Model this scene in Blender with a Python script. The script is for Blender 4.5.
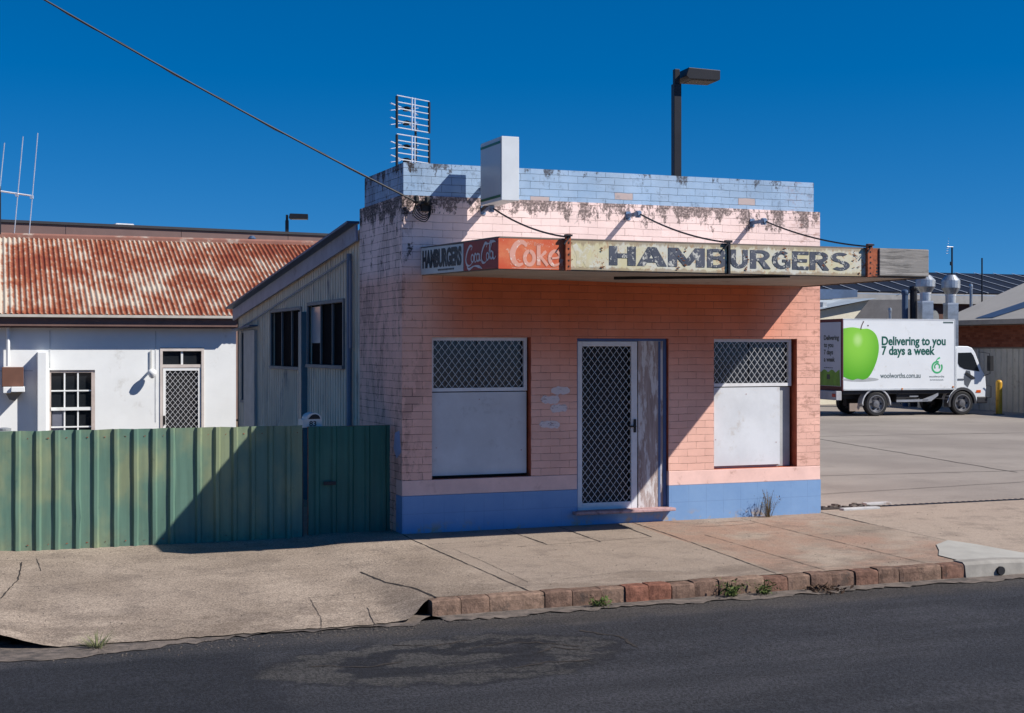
import bpy, math, random
from mathutils import Vector, Matrix
R = math.radians
for o in list(bpy.data.objects): bpy.data.objects.remove(o)
S = bpy.context.scene
COL = S.collection

# ------------------------------------------------------------ camera, sky, sun, exposure
YAW = R(21.61946)
CX, CY, CZ = -4.7607, -15.3830, 2.1
F = 1422.0
cam = bpy.data.objects.new('camera', bpy.data.cameras.new('camera')); COL.objects.link(cam)
cam.data.sensor_width = 36.0; cam.data.lens = 36.0*F/1024.0
cam.data.shift_y = -8.5/1024.0
cam.data.clip_end = 6000; cam.data.clip_start = 0.1
cam.location = (CX, CY, CZ); cam.rotation_euler = (R(90), 0, -YAW)
S.camera = cam

TO_SUN = Vector((0.905, -0.70, 1.0)).normalized()
EL = math.asin(TO_SUN.z); AZ = math.atan2(TO_SUN.x, TO_SUN.y)
w = bpy.data.worlds.new('World'); S.world = w; w.use_nodes = True
nt = w.node_tree; nt.nodes.clear()
sky = nt.nodes.new('ShaderNodeTexSky'); sky.sky_type = 'NISHITA'; sky.sun_disc = False
sky.sun_elevation = EL; sky.sun_rotation = AZ
sky.altitude = 1500; sky.air_density = 1.0; sky.dust_density = 0.0; sky.ozone_density = 4.0
tc = nt.nodes.new('ShaderNodeTexCoord')
va = nt.nodes.new('ShaderNodeVectorMath'); va.operation = 'ADD'; va.inputs[1].default_value = (0, 0, 0.11)
vn = nt.nodes.new('ShaderNodeVectorMath'); vn.operation = 'NORMALIZE'
hs = nt.nodes.new('ShaderNodeHueSaturation'); hs.inputs['Saturation'].default_value = 1.42; hs.inputs['Value'].default_value = 1.2; hs.inputs['Hue'].default_value = 0.503
bg = nt.nodes.new('ShaderNodeBackground'); bg.inputs[1].default_value = 0.066
wo = nt.nodes.new('ShaderNodeOutputWorld')
L = nt.links.new
L(tc.outputs['Generated'], va.inputs[0]); L(va.outputs[0], vn.inputs[0]); L(vn.outputs[0], sky.inputs[0])
L(sky.outputs[0], hs.inputs['Color']); L(hs.outputs[0], bg.inputs[0]); L(bg.outputs[0], wo.inputs[0])
sun = bpy.data.objects.new('sun', bpy.data.lights.new('sun', 'SUN')); COL.objects.link(sun)
sun.data.energy = 4.9; sun.data.angle = R(0.5); sun.data.color = (1.0, 0.94, 0.86)
sun.rotation_euler = (-TO_SUN).to_track_quat('-Z', 'Y').to_euler(); sun.location = (20, -20, 30)
S.view_settings.view_transform = 'Standard'; S.view_settings.look = 'None'
S.view_settings.exposure = 0.40; S.view_settings.gamma = 1.0
S.view_settings.use_curve_mapping = False

rnd = random.Random(7)

# ------------------------------------------------------------ frames
cT, sT = math.cos(YAW), math.sin(YAW)
def P(px, wd, z=0.0):
    """a point at depth wd metres in front of the street camera position, bearing given by px"""
    r = (px-512)/F*wd
    return Vector((CX + r*cT + wd*sT, CY - r*sT + wd*cT, z))
def ZY(py, wd): return CZ + (348-py)/F*wd

# ------------------------------------------------------------ material helpers
def newmat(name, rough=0.8, metal=0.0, spec=0.5):
    m = bpy.data.materials.new(name); m.use_nodes = True
    n = m.node_tree; b = n.nodes['Principled BSDF']
    b.inputs['Roughness'].default_value = rough; b.inputs['Metallic'].default_value = metal
    b.inputs['Specular IOR Level'].default_value = spec
    return m, n, b
class N:
    """tiny node-graph helper"""
    def __init__(s, tree): s.t = tree
    def node(s, typ, **kw):
        n = s.t.nodes.new(typ)
        for k, v in kw.items():
            if isinstance(k, str) and hasattr(n, k): setattr(n, k, v)
        return n
    def link(s, a, b): s.t.links.new(a, b)
    def obj(s):
        return s.node('ShaderNodeTexCoord').outputs['Object']
    def sep(s, v):
        n = s.node('ShaderNodeSeparateXYZ'); s.link(v, n.inputs[0]); return n.outputs
    def comb(s, x, y, z):
        n = s.node('ShaderNodeCombineXYZ')
        for i, q in enumerate((x, y, z)):
            if hasattr(q, 'links'): s.link(q, n.inputs[i])
            else: n.inputs[i].default_value = q
        return n.outputs[0]
    def math(s, op, a, b=None, clamp=False):
        n = s.node('ShaderNodeMath'); n.operation = op; n.use_clamp = clamp
        for i, q in enumerate((a, b)):
            if q is None: continue
            if hasattr(q, 'links'): s.link(q, n.inputs[i])
            else: n.inputs[i].default_value = q
        return n.outputs[0]
    def scale(s, v, xyz):
        n = s.node('ShaderNodeVectorMath'); n.operation = 'MULTIPLY'; s.link(v, n.inputs[0]); n.inputs[1].default_value = xyz; return n.outputs[0]
    def vadd(s, a, b):
        n = s.node('ShaderNodeVectorMath'); n.operation = 'ADD'; s.link(a, n.inputs[0])
        if hasattr(b, 'links'): s.link(b, n.inputs[1])
        else: n.inputs[1].default_value = b
        return n.outputs[0]
    def noise(s, v, scale, detail=4, rough=0.6, dist=0.0, color=False):
        n = s.node('ShaderNodeTexNoise'); s.link(v, n.inputs['Vector'])
        n.inputs['Scale'].default_value = scale; n.inputs['Detail'].default_value = detail
        n.inputs['Roughness'].default_value = rough; n.inputs['Distortion'].default_value = dist
        return n.outputs['Color' if color else 'Fac']
    def ramp(s, v, lo, hi, a=0.0, b=1.0):
        n = s.node('ShaderNodeMapRange'); n.interpolation_type = 'SMOOTHSTEP'
        s.link(v, n.inputs['Value'])
        n.inputs['From Min'].default_value = lo; n.inputs['From Max'].default_value = hi
        n.inputs['To Min'].default_value = a; n.inputs['To Max'].default_value = b
        return n.outputs[0]
    def mix(s, f, a, b):
        n = s.node('ShaderNodeMix'); n.data_type = 'RGBA'
        if hasattr(f, 'links'): s.link(f, n.inputs[0])
        else: n.inputs[0].default_value = f
        for i, q in ((6, a), (7, b)):
            if hasattr(q, 'links'): s.link(q, n.inputs[i])
            else: n.inputs[i].default_value = (*q, 1)
        return n.outputs[2]
    def mul(s, c, f):
        """multiply colour by a scalar socket"""
        n = s.node('ShaderNodeMix'); n.data_type = 'RGBA'; n.blend_type = 'MULTIPLY'; n.inputs[0].default_value = 1
        if hasattr(c, 'links'): s.link(c, n.inputs[6])
        else: n.inputs[6].default_value = (*c, 1)
        s.link(f, n.inputs[7]); return n.outputs[2]
    def bump(s, h, strength, dist, b, normal=None):
        n = s.node('ShaderNodeBump'); n.inputs['Strength'].default_value = strength; n.inputs['Distance'].default_value = dist
        s.link(h, n.inputs['Height'])
        if normal is not None: s.link(normal, n.inputs['Normal'])
        s.link(n.outputs[0], b.inputs['Normal']); return n.outputs[0]

def plain(name, col, rough=0.7, metal=0.0, var=0.12, scale=3.0, bump=0.0, dirt=None, dirt_amt=0.0, dscale=2.0, spec=0.4, streak=None):
    m, t, b = newmat(name, rough, metal, spec); g = N(t)
    v = g.obj()
    if streak: v = g.scale(v, streak)
    f = g.ramp(g.noise(v, scale, 5, 0.65), 0.3, 0.7, 1-var, 1+var)
    c = g.mul(col, f)
    if dirt is not None:
        d = g.ramp(g.noise(g.vadd(v, (3.1, 7.7, 1.3)), dscale, 8, 0.7), 0.62-dirt_amt*0.3, 0.78-dirt_amt*0.25)
        c = g.mix(d, c, dirt)
    g.link(c, b.inputs['Base Color'])
    if bump: g.bump(g.noise(v, scale*6, 5, 0.7), 0.6, bump, b)
    return m

def brick_mat(name, kind):
    m, t, b = newmat(name, 0.75, 0, 0.3); g = N(t)
    o = g.obj(); x, y, z = g.sep(o)
    u = g.math('ADD', x, y)
    wob = g.noise(o, 1.7, 4, 0.65)
    z2 = g.math('ADD', z, g.math('MULTIPLY', g.math('SUBTRACT', wob, 0.5), 0.028))
    wob2 = g.noise(g.vadd(o, (9, 4, 2)), 30, 2, 0.6)
    z2 = g.math('ADD', z2, g.math('MULTIPLY', g.math('SUBTRACT', wob2, 0.5), 0.006))
    u2 = g.math('ADD', u, g.math('MULTIPLY', g.math('SUBTRACT', wob2, 0.5), 0.012))
    bt = g.node('ShaderNodeTexBrick'); g.link(g.comb(u2, z2, 0.0), bt.inputs['Vector'])
    bt.inputs['Scale'].default_value = 1; bt.inputs['Brick Width'].default_value = 0.243; bt.inputs['Row Height'].default_value = 0.0862
    bt.inputs['Mortar Size'].default_value = 0.0035; bt.inputs['Mortar Smooth'].default_value = 0.35
    bt.inputs['Color1'].default_value = (0, 0, 0, 1); bt.inputs['Color2'].default_value = (1, 1, 1, 1); bt.inputs['Bias'].default_value = 0
    bedf = g.math('ABSOLUTE', g.math('SUBTRACT', g.math('FRACT', g.math('DIVIDE', z2, 0.0862)), 0.5))
    bed = g.ramp(bedf, 0.465, 0.492)
    perp_w = g.ramp(g.noise(g.vadd(o, (2, 8, 5)), 4.5, 5, 0.7), 0.38, 0.6, 0.3, 0.9)
    if kind == 'red': perp_w = g.math('ADD', 1.0, 0.0)
    mort = g.math('MAXIMUM', bed, g.math('MULTIPLY', bt.outputs['Fac'], perp_w)); rndc = bt.outputs['Color']
    bw = g.node('ShaderNodeRGBToBW'); g.link(rndc, bw.inputs[0]); per = bw.outputs[0]
    # horizontal joints are more open than the painted-over upright ones
    openj = g.ramp(g.noise(g.scale(o, (1, 1, 3)), 2.6, 8, 0.78), 0.40, 0.66, 0.16 if kind == 'pink' else 0.55, 1.0)
    if kind == 'pink':
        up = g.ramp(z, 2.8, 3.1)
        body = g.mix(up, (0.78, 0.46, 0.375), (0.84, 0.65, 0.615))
        wn = g.noise(g.scale(o, (1, 1, 0.4)), 1.6, 4, 0.6)
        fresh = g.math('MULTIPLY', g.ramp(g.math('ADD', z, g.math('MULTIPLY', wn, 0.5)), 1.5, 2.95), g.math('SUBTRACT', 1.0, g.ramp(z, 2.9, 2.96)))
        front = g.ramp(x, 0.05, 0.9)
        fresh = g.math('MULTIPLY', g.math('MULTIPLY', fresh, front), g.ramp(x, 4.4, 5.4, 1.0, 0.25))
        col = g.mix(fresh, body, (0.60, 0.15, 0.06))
        joint = (0.15, 0.065, 0.055)
        lo, hi = 3.42, 3.83
    elif kind == 'blue':
        col = g.mix(g.noise(o, 2.0, 3), (0.20, 0.34, 0.53), (0.40, 0.51, 0.65)); joint = (0.03, 0.045, 0.08); lo, hi = 3.98, 4.2
    else:
        col = g.mix(per, (0.20, 0.045, 0.02), (0.30, 0.09, 0.045)); joint = (0.12, 0.08, 0.06); lo, hi = 50, 51
    tone = g.ramp(per, 0, 1, 0.965, 1.03)
    tone = g.math('MULTIPLY', tone, g.ramp(g.noise(o, 1.4, 6, 0.65), 0.3, 0.7, 0.88, 1.08))
    col = g.mul(col, tone)
    # rubbed / flaking small patches
    if kind == 'pink':
        fl = g.ramp(g.noise(g.vadd(o, (5, 1, 8)), 7, 8, 0.75), 0.66, 0.72)
        col = g.mix(g.math('MULTIPLY', fl, 0.6), col, (0.33, 0.17, 0.12))
    if kind == 'blue':
        pk = g.math('MULTIPLY', g.math('GREATER_THAN', per, 0.985), 0.6)
        col = g.mix(pk, col, (0.55, 0.33, 0.2))
        fl = g.ramp(g.noise(g.vadd(o, (5, 1, 8)), 6, 9, 0.8), 0.53, 0.64)
        col = g.mix(g.math('MULTIPLY', fl, 0.6), col, (0.13, 0.17, 0.23))
    col = g.mix(g.math('MULTIPLY', mort, openj), col, joint)
    # lichen along the top courses, runs downwards
    if kind in ('pink', 'blue'):
        zz = g.ramp(z, lo, hi)
        ln = g.math('ADD', g.math('MULTIPLY', g.noise(g.scale(o, (3.4, 3.4, 2.0)), 1.35, 10, 0.78), 1.35), -0.165)
        side = g.math('SUBTRACT', 1.0, g.ramp(x, 0.0, 0.5))
        th = g.math('ADD', ln, g.math('MULTIPLY', zz, 0.235 if kind == 'pink' else 0.15))
        th = g.math('ADD', th, g.math('MULTIPLY', side, 0.06))
        lic = g.ramp(th, 0.675, 0.72)
        keep = g.math('ADD', g.math('MULTIPLY', g.ramp(z, lo-0.5, lo), 0.85), g.math('MULTIPLY', side, 0.55), True)
        lic = g.math('MULTIPLY', lic, keep)
        fine = g.ramp(g.noise(o, 38, 4, 0.7), 0.34, 0.56, 0.42, 1.0)
        col = g.mix(g.math('MULTIPLY', lic, fine), col, (0.032, 0.024, 0.024))
        # left wall open black joints
        cr = g.ramp(g.noise(g.scale(g.vadd(o, (1, 2, 3)), (1, 1, 0.45)), 3.0, 7, 0.75), 0.49, 0.56)
        cr = g.math('MULTIPLY', g.math('MULTIPLY', cr, side), g.ramp(mort, 0.0, 0.35, 0.28, 1.0))
        col = g.mix(cr, col, (0.012, 0.009, 0.01))
        # eroded column at the right-hand end
        er = g.math('MULTIPLY', g.ramp(x, 4.9, 5.35), g.ramp(g.noise(g.scale(g.vadd(o, (1, 7, 3)), (1, 1, 2.2)), 4.0, 8, 0.78), 0.50, 0.60))
        col = g.mix(g.math('MULTIPLY', er, 0.55), col, (0.30, 0.15, 0.11))
    g.link(col, b.inputs['Base Color'])
    h = g.math('SUBTRACT', g.math('MULTIPLY', g.noise(o, 30, 5, 0.7), 0.35), mort)
    g.bump(h, 0.75, 0.006, b)
    return m

def facing_streaks(): pass

# ------------------------------------------------------------ mesh builder
class MB:
    def __init__(s): s.v = []; s.f = []; s.m = []
    def add(s, vs, fs, mi=0, M=None):
        k = len(s.v)
        s.v += [tuple(M @ Vector(p)) if M else tuple(p) for p in vs]
        s.f += [tuple(i+k for i in f) for f in fs]; s.m += [mi]*len(fs); return s
    def box(s, x0, x1, y0, y1, z0, z1, mi=0, M=None):
        vs = [(x0,y0,z0),(x1,y0,z0),(x1,y1,z0),(x0,y1,z0),(x0,y0,z1),(x1,y0,z1),(x1,y1,z1),(x0,y1,z1)]
        return s.add(vs, [(0,3,2,1),(4,5,6,7),(0,1,5,4),(1,2,6,5),(2,3,7,6),(3,0,4,7)], mi, M)
    def bar(s, a, b, w_, h_, mi=0, up=(0,0,1)):
        """rectangular bar from a to b"""
        a, b = Vector(a), Vector(b); d = (b-a).normalized(); up = Vector(up)
        if abs(d.dot(up)) > 0.98: up = Vector((0,1,0))
        sx = d.cross(up).normalized(); sy = sx.cross(d).normalized()
        vs = []
        for p in (a, b):
            for i, j in ((-1,-1),(1,-1),(1,1),(-1,1)): vs.append(p + sx*(i*w_/2) + sy*(j*h_/2))
        return s.add(vs, [(0,1,2,3),(7,6,5,4),(0,4,5,1),(1,5,6,2),(2,6,7,3),(3,7,4,0)], mi)
    def tube(s, pts, r, seg=8, mi=0, cap=True, radii=None):
        pts = [Vector(p) for p in pts]; n = len(pts); k = len(s.v); vs = []
        prev = None
        for i, p in enumerate(pts):
            d = (pts[min(i+1,n-1)] - pts[max(i-1,0)]).normalized()
            if prev is None:
                up = Vector((0,0,1)) if abs(d.z) < .9 else Vector((1,0,0)); sx = d.cross(up).normalized()
            else: sx = (prev - d*prev.dot(d)).normalized()
            prev = sx; sy = d.cross(sx); rr = radii[i] if radii else r
            for j in range(seg):
                a = 2*math.pi*j/seg; vs.append(p + sx*math.cos(a)*rr + sy*math.sin(a)*rr)
        fs = [(i*seg+j, i*seg+(j+1)%seg, (i+1)*seg+(j+1)%seg, (i+1)*seg+j) for i in range(n-1) for j in range(seg)]
        if cap: fs += [tuple(reversed(range(seg))), tuple((n-1)*seg+j for j in range(seg))]
        return s.add(vs, fs, mi)
    def lathe(s, prof, seg=24, mi=0, M=None, cap=True):
        """profile of (r, z) round local z"""
        vs = []; n = len(prof)
        for r, z in prof:
            for j in range(seg):
                a = 2*math.pi*j/seg; vs.append((r*math.cos(a), r*math.sin(a), z))
        fs = [(i*seg+j, i*seg+(j+1)%seg, (i+1)*seg+(j+1)%seg, (i+1)*seg+j) for i in range(n-1) for j in range(seg)]
        if cap: fs += [tuple(reversed(range(seg))), tuple((n-1)*seg+j for j in range(seg))]
        return s.add(vs, fs, mi, M)
    def prism(s, poly, fn, d0, d1, mi=0):
        """polygon (u,v) extruded from depth d0 to d1, fn(u,v,d) -> xyz"""
        n = len(poly); vs = [fn(u, v, d0) for u, v in poly] + [fn(u, v, d1) for u, v in poly]
        fs = [tuple(range(n)), tuple(reversed(range(n, 2*n)))] + [(i, i+n, (i+1) % n+n, (i+1) % n) for i in range(n)]
        return s.add(vs, fs, mi)
    def ribbon(s, pts, wd, fn, d, mi=0):
        """flat stroke in a plane; wd number or list"""
        n = len(pts); vs = []
        for i, p in enumerate(pts):
            a = Vector(pts[max(i-1,0)]); b_ = Vector(pts[min(i+1,n-1)]); t = (b_-a)
            t = t.normalized() if t.length > 1e-9 else Vector((1,0)); nn = Vector((-t.y, t.x))
            h = (wd[i] if isinstance(wd, (list, tuple)) else wd)/2
            q = Vector(p); A = q+nn*h; B = q-nn*h
            vs += [fn(A.x, A.y, d), fn(B.x, B.y, d)]
        return s.add(vs, [(2*i, 2*i+1, 2*i+3, 2*i+2) for i in range(n-1)], mi)
    def build(s, name, mats, parent=None, loc=None, smooth=False, rot=None, bevel=0):
        me = bpy.data.meshes.new(name); me.from_pydata([tuple(p) for p in s.v], [], s.f)
        if not isinstance(mats, (list, tuple)): mats = [mats]
        for m in mats: me.materials.append(m)
        me.polygons.foreach_set('material_index', s.m)
        if smooth: me.polygons.foreach_set('use_smooth', [True]*len(s.f))
        me.update()
        import bmesh
        bm = bmesh.new(); bm.from_mesh(me); bmesh.ops.recalc_face_normals(bm, faces=bm.faces); bm.to_mesh(me); bm.free()
        o = bpy.data.objects.new(name, me); COL.objects.link(o)
        if parent: o.parent = parent
        if loc is not None: o.location = loc
        if rot is not None: o.rotation_euler = rot
        if bevel:
            md = o.modifiers.new('bevel', 'BEVEL'); md.width = bevel; md.segments = 2; md.limit_method = 'ANGLE'; md.angle_limit = R(35)
        return o
def tag(o, label=None, cat=None, group=None, kind=None):
    if label: o['label'] = label
    if cat: o['category'] = cat
    if group: o['group'] = group
    if kind: o['kind'] = kind
    return o
def empty(name, loc, label, cat, rz=0, group=None):
    o = bpy.data.objects.new(name, None); COL.objects.link(o); o.location = loc; o.rotation_euler = (0, 0, rz)
    o.empty_display_size = 0.2
    return tag(o, label, cat, group)
def struct(o): o['kind'] = 'structure'; return o

def text_geo(s, offset=0.0, extrude=0.0, shear=0.0, res=4):
    cu = bpy.data.curves.new('t', 'FONT'); cu.body = s; cu.size = 1; cu.offset = offset; cu.extrude = extrude
    cu.shear = shear; cu.resolution_u = res
    ob = bpy.data.objects.new('t', cu); COL.objects.link(ob)
    dg = bpy.context.evaluated_depsgraph_get(); dg.update()
    me = bpy.data.meshes.new_from_object(ob.evaluated_get(dg))
    vs = [tuple(v.co) for v in me.vertices]; fs = [tuple(p.vertices) for p in me.polygons]
    bpy.data.objects.remove(ob); bpy.data.curves.remove(cu); bpy.data.meshes.remove(me)
    return vs, fs
def add_text(mb, s, u0, u1, v0, v1, fn, d0, d1, mi=0, offset=0.0, shear=0.0, box=None):
    """text fitted into a rectangle; box fixes the reference string for the height"""
    vs, fs = text_geo(s, offset, 0.5, shear)
    xs = [v[0] for v in vs]; ys = [v[1] for v in vs]
    if box:
        q, _ = text_geo(box, offset, 0.5, shear); ys = [v[1] for v in q]
    x0, x1, y0, y1 = min(xs), max(xs), min(ys), max(ys)
    out = [fn(u0+(x-x0)/(x1-x0)*(u1-u0), v0+(y-y0)/(y1-y0)*(v1-v0), d0+(zz+0.5)*(d1-d0)) for x, y, zz in vs]
    mb.add(out, fs, mi)
def spline(pts, n=8):
    out = []; P_ = [pts[0]]+list(pts)+[pts[-1]]
    for i in range(1, len(P_)-2):
        p0, p1, p2, p3 = [Vector(q) for q in P_[i-1:i+3]]
        for k in range(n):
            t = k/n
            out.append(0.5*((2*p1)+(p2-p0)*t+(2*p0-5*p1+4*p2-p3)*t*t+(-p0+3*p1-3*p2+p3)*t**3))
    out.append(Vector(pts[-1])); return out
def wall_holes(mb, u0, u1, v0, v1, holes, fn, depth, mi=0, reveal_mi=None, nosill=-1):
    us = sorted({u0, u1, *[h[0] for h in holes], *[h[1] for h in holes]}); vs_ = sorted({v0, v1, *[h[2] for h in holes], *[h[3] for h in holes]})
    def inh(u, v): return any(h[0] < u < h[1] and h[2] < v < h[3] for h in holes)
    for i in range(len(us)-1):
        for j in range(len(vs_)-1):
            if inh((us[i]+us[i+1])/2, (vs_[j]+vs_[j+1])/2): continue
            for d in (0, depth):
                mb.add([fn(us[i], vs_[j], d), fn(us[i+1], vs_[j], d), fn(us[i+1], vs_[j+1], d), fn(us[i], vs_[j+1], d)], [(0,1,2,3)], mi)
    rm = mi if reveal_mi is None else reveal_mi
    for hi_, (a, b, c, d_) in enumerate(holes):
        for (p, q) in (((a,c),(a,d_)), ((b,c),(b,d_)), ((a,d_),(b,d_)), ((a,c),(b,c)))[:3 if hi_ == nosill else 4]:
            mb.add([fn(*p, 0), fn(*q, 0), fn(*q, depth), fn(*p, depth)], [(0,1,2,3)], rm)
    for (p, q) in (((u0,v0),(u0,v1)), ((u1,v0),(u1,v1)), ((u0,v1),(u1,v1)), ((u0,v0),(u1,v0)))[:3 if nosill >= 0 else 4]:
        mb.add([fn(*p, 0), fn(*q, 0), fn(*q, depth), fn(*p, depth)], [(0,1,2,3)], mi)
def diamond(mb, u0, u1, v0, v1, fn, d, pw, ph, wd, mi=0, th=0.004):
    """crossing diagonal wires clipped to a rectangle"""
    W_, H_ = u1-u0, v1-v0; k = ph/pw
    for sgn in (1, -1):
        c = -H_/k - pw
        while c < W_ + H_/k + pw:
            # line: u = c + sgn*(v/k)
            pts = []
            for v in (0, H_):
                pts.append((c + sgn*v/k, v))
            (a0, b0), (a1, b1) = pts
            t0, t1 = 0.0, 1.0; da = a1-a0
            if abs(da) > 1e-9:
                ta, tb = (0-a0)/da, (W_-a0)/da
                t0 = max(t0, min(ta, tb)); t1 = min(t1, max(ta, tb))
            if t1-t0 > 0.004:
                A = (u0+a0+da*t0, v0+H_*t0); B = (u0+a0+da*t1, v0+H_*t1)
                dd = d + (0 if sgn > 0 else th)
                mb.bar(fn(*A, dd), fn(*B, dd), wd, th, mi)
            c += pw

# ------------------------------------------------------------ materials
M = {}
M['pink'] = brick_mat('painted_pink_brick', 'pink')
M['bluebrick'] = brick_mat('painted_blue_brick', 'blue')
M['redbrick'] = brick_mat('red_brick', 'red')
M['reveal'] = plain('reveal_paint', (0.42, 0.10, 0.05), 0.8, var=0.2, scale=8, dirt=(0.25, 0.05, 0.03), dirt_amt=0.5)
M['pinkband'] = plain('pink_render', (0.78, 0.52, 0.46), 0.8, var=0.08, scale=3, dirt=(0.5, 0.3, 0.25), dirt_amt=0.15, dscale=5)
M['white'] = plain('white_enamel', (0.66, 0.67, 0.69), 0.45, var=0.07, scale=6)
M['grille'] = plain('aluminium_mesh', (0.62, 0.63, 0.65), 0.4, 0.2, var=0.05)
M['board'] = plain('painted_board', (0.54, 0.56, 0.59), 0.6, var=0.09, scale=1.5, dirt=(0.40, 0.41, 0.43), dirt_amt=0.2, dscale=3.5, bump=0.002)
M['board_white'] = plain('whitish_painted_board', (0.60, 0.63, 0.67), 0.6, var=0.08, scale=1.8, dirt=(0.48, 0.46, 0.44), dirt_amt=0.22, dscale=3.5, bump=0.002)
M['dark'] = plain('dark_interior', (0.012, 0.012, 0.015), 0.6)
M['blueframe'] = plain('blue_frame_paint', (0.07, 0.12, 0.26), 0.6)
M['sill'] = plain('sill_paint', (0.42, 0.27, 0.27), 0.75, var=0.2, scale=9, dirt=(0.2, 0.1, 0.1), dirt_amt=0.4, dscale=8)
M['navy'] = plain('navy_steel', (0.05, 0.09, 0.17), 0.55)
M['black'] = plain('black_rubber', (0.012, 0.012, 0.013), 0.6)
M['iron'] = plain('dark_iron', (0.03, 0.03, 0.035), 0.5, 0.5)
M['concrete'] = plain('grey_concrete', (0.26, 0.245, 0.22), 0.9, var=0.15, scale=5, bump=0.004)
M['galv'] = plain('galvanised', (0.42, 0.45, 0.48), 0.38, 0.75, var=0.2, scale=4)
M['darkmetal'] = plain('dark_bronze_metal', (0.018, 0.019, 0.024), 0.45, 0.3)
M['lampglass'] = plain('lamp_glass', (0.10, 0.09, 0.07), 0.2)

def plinth_mat():
    m, t, b = newmat('blue_plinth_tiles', 0.6, 0, 0.4); g = N(t); o = g.obj(); x, y, z = g.sep(o)
    c = g.mix(g.noise(o, 2.2, 5, 0.7), (0.12, 0.24, 0.46), (0.22, 0.36, 0.58))
    # faint scored uprights every 0.24 m and one level line
    fx = g.math('ABSOLUTE', g.math('SUBTRACT', g.math('FRACT', g.math('DIVIDE', g.math('ADD', x, y), 0.243)), 0.5))
    ln = g.math('MULTIPLY', g.ramp(fx, 0.488, 0.498), g.ramp(g.noise(o, 3, 3), 0.35, 0.6))
    fz = g.math('SUBTRACT', 1.0, g.ramp(g.math('ABSOLUTE', g.math('SUBTRACT', z, 0.22)), 0.002, 0.006))
    ln = g.math('MAXIMUM', ln, g.math('MULTIPLY', fz, 0.4))
    c = g.mix(g.math('MULTIPLY', ln, 0.5), c, (0.04, 0.09, 0.2))
    low = g.math('MULTIPLY', g.math('SUBTRACT', 1, g.ramp(z, 0.0, 0.16)), g.ramp(g.noise(o, 4, 8, 0.75), 0.5, 0.62))
    c = g.mix(low, c, (0.38, 0.29, 0.2))
    sc = g.ramp(g.noise(g.vadd(o, (2, 2, 2)), 11, 6, 0.7), 0.66, 0.74)
    c = g.mix(g.math('MULTIPLY', sc, 0.4), c, (0.3, 0.42, 0.6))
    g.link(c, b.inputs['Base Color']); g.bump(g.noise(o, 25, 4), 0.3, 0.003, b); return m
M['plinth'] = plinth_mat()

def woodgrain(name, c0, c1, axis='z', flake=None):
    m, t, b = newmat(name, 0.85, 0, 0.2); g = N(t); o = g.obj()
    sc = (14, 14, 0.9) if axis == 'z' else (0.9, 14, 14)
    n = g.noise(g.scale(o, sc), 2.2, 6, 0.7)
    c = g.mix(g.ramp(n, 0.35, 0.65), c0, c1)
    if flake:
        f = g.ramp(g.noise(g.scale(o, (5, 5, 0.9) if axis == 'z' else (0.9, 5, 5)), 1.8, 7, 0.75), 0.47, 0.55)
        c = g.mix(f, c, flake)
    g.link(c, b.inputs['Base Color']); g.bump(n, 0.7, 0.006, b); return m
M['sidepanel'] = woodgrain('weathered_side_panel', (0.30, 0.23, 0.21), (0.42, 0.35, 0.33), 'z', (0.62, 0.60, 0.60))
M['greywood'] = woodgrain('grey_weathered_timber', (0.13, 0.125, 0.12), (0.36, 0.34, 0.32), 'x', (0.24, 0.23, 0.22))

def sign_mat(name, base, alt, rust_amt=0.3, flake=(0.7, 0.68, 0.62), flake_amt=0.3, seed=0.0, edge=False):
    m, t, b = newmat(name, 0.6, 0, 0.4); g = N(t); o = g.vadd(g.obj(), (seed, 0, seed*0.3))
    c = g.mix(g.ramp(g.noise(o, 3.0, 6, 0.7), 0.35, 0.65), base, alt)
    fl = g.ramp(g.noise(g.vadd(o, (4, 4, 4)), 13, 8, 0.75), 0.70-flake_amt*0.25, 0.74-flake_amt*0.25)
    c = g.mix(fl, c, flake)
    ru = g.ramp(g.noise(g.scale(g.vadd(o, (8, 1, 2)), (1, 1, 0.5)), 9, 8, 0.75), 0.74-rust_amt*0.25, 0.79-rust_amt*0.25)
    c = g.mix(g.math('MULTIPLY', ru, 0.85), c, (0.33, 0.11, 0.04))
    if edge:
        x_, y_, z_ = g.sep(g.obj())
        e = g.math('MAXIMUM', g.ramp(z_, 3.10, 3.18), g.math('SUBTRACT', 1, g.ramp(z_, 2.88, 2.93)))
        st = g.noise(g.scale(o, (7, 1, 1.0)), 1.6, 6, 0.7)
        e = g.ramp(g.math('ADD', g.math('MULTIPLY', e, 0.30), st), 0.58, 0.74)
        c = g.mix(g.math('MULTIPLY', e, 0.7), c, (0.26, 0.19, 0.12))
    g.link(c, b.inputs['Base Color']); return m
M['cream_sign'] = sign_mat('cream_sign', (0.55, 0.50, 0.30), (0.57, 0.57, 0.51), 0.60, (0.46, 0.33, 0.20), 0.60, edge=True)
M['letter'] = sign_mat('navy_lettering', (0.035, 0.045, 0.07), (0.07, 0.08, 0.11), 0.18, (0.50, 0.50, 0.46), 0.62, 2.0)
M['ghost'] = sign_mat('ghost_lettering', (0.60, 0.60, 0.53), (0.55, 0.53, 0.40), 0.3, (0.53, 0.48, 0.32), 0.95, 5.0)
M['orange_sign'] = sign_mat('faded_red_sign', (0.55, 0.075, 0.025), (0.62, 0.17, 0.07), 0.35, (0.62, 0.34, 0.25), 0.46, 1.0)
M['orange_letter'] = sign_mat('faded_pink_lettering', (0.66, 0.34, 0.27), (0.60, 0.28, 0.2), 0.15, (0.75, 0.62, 0.55), 0.5, 3.0)
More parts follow.
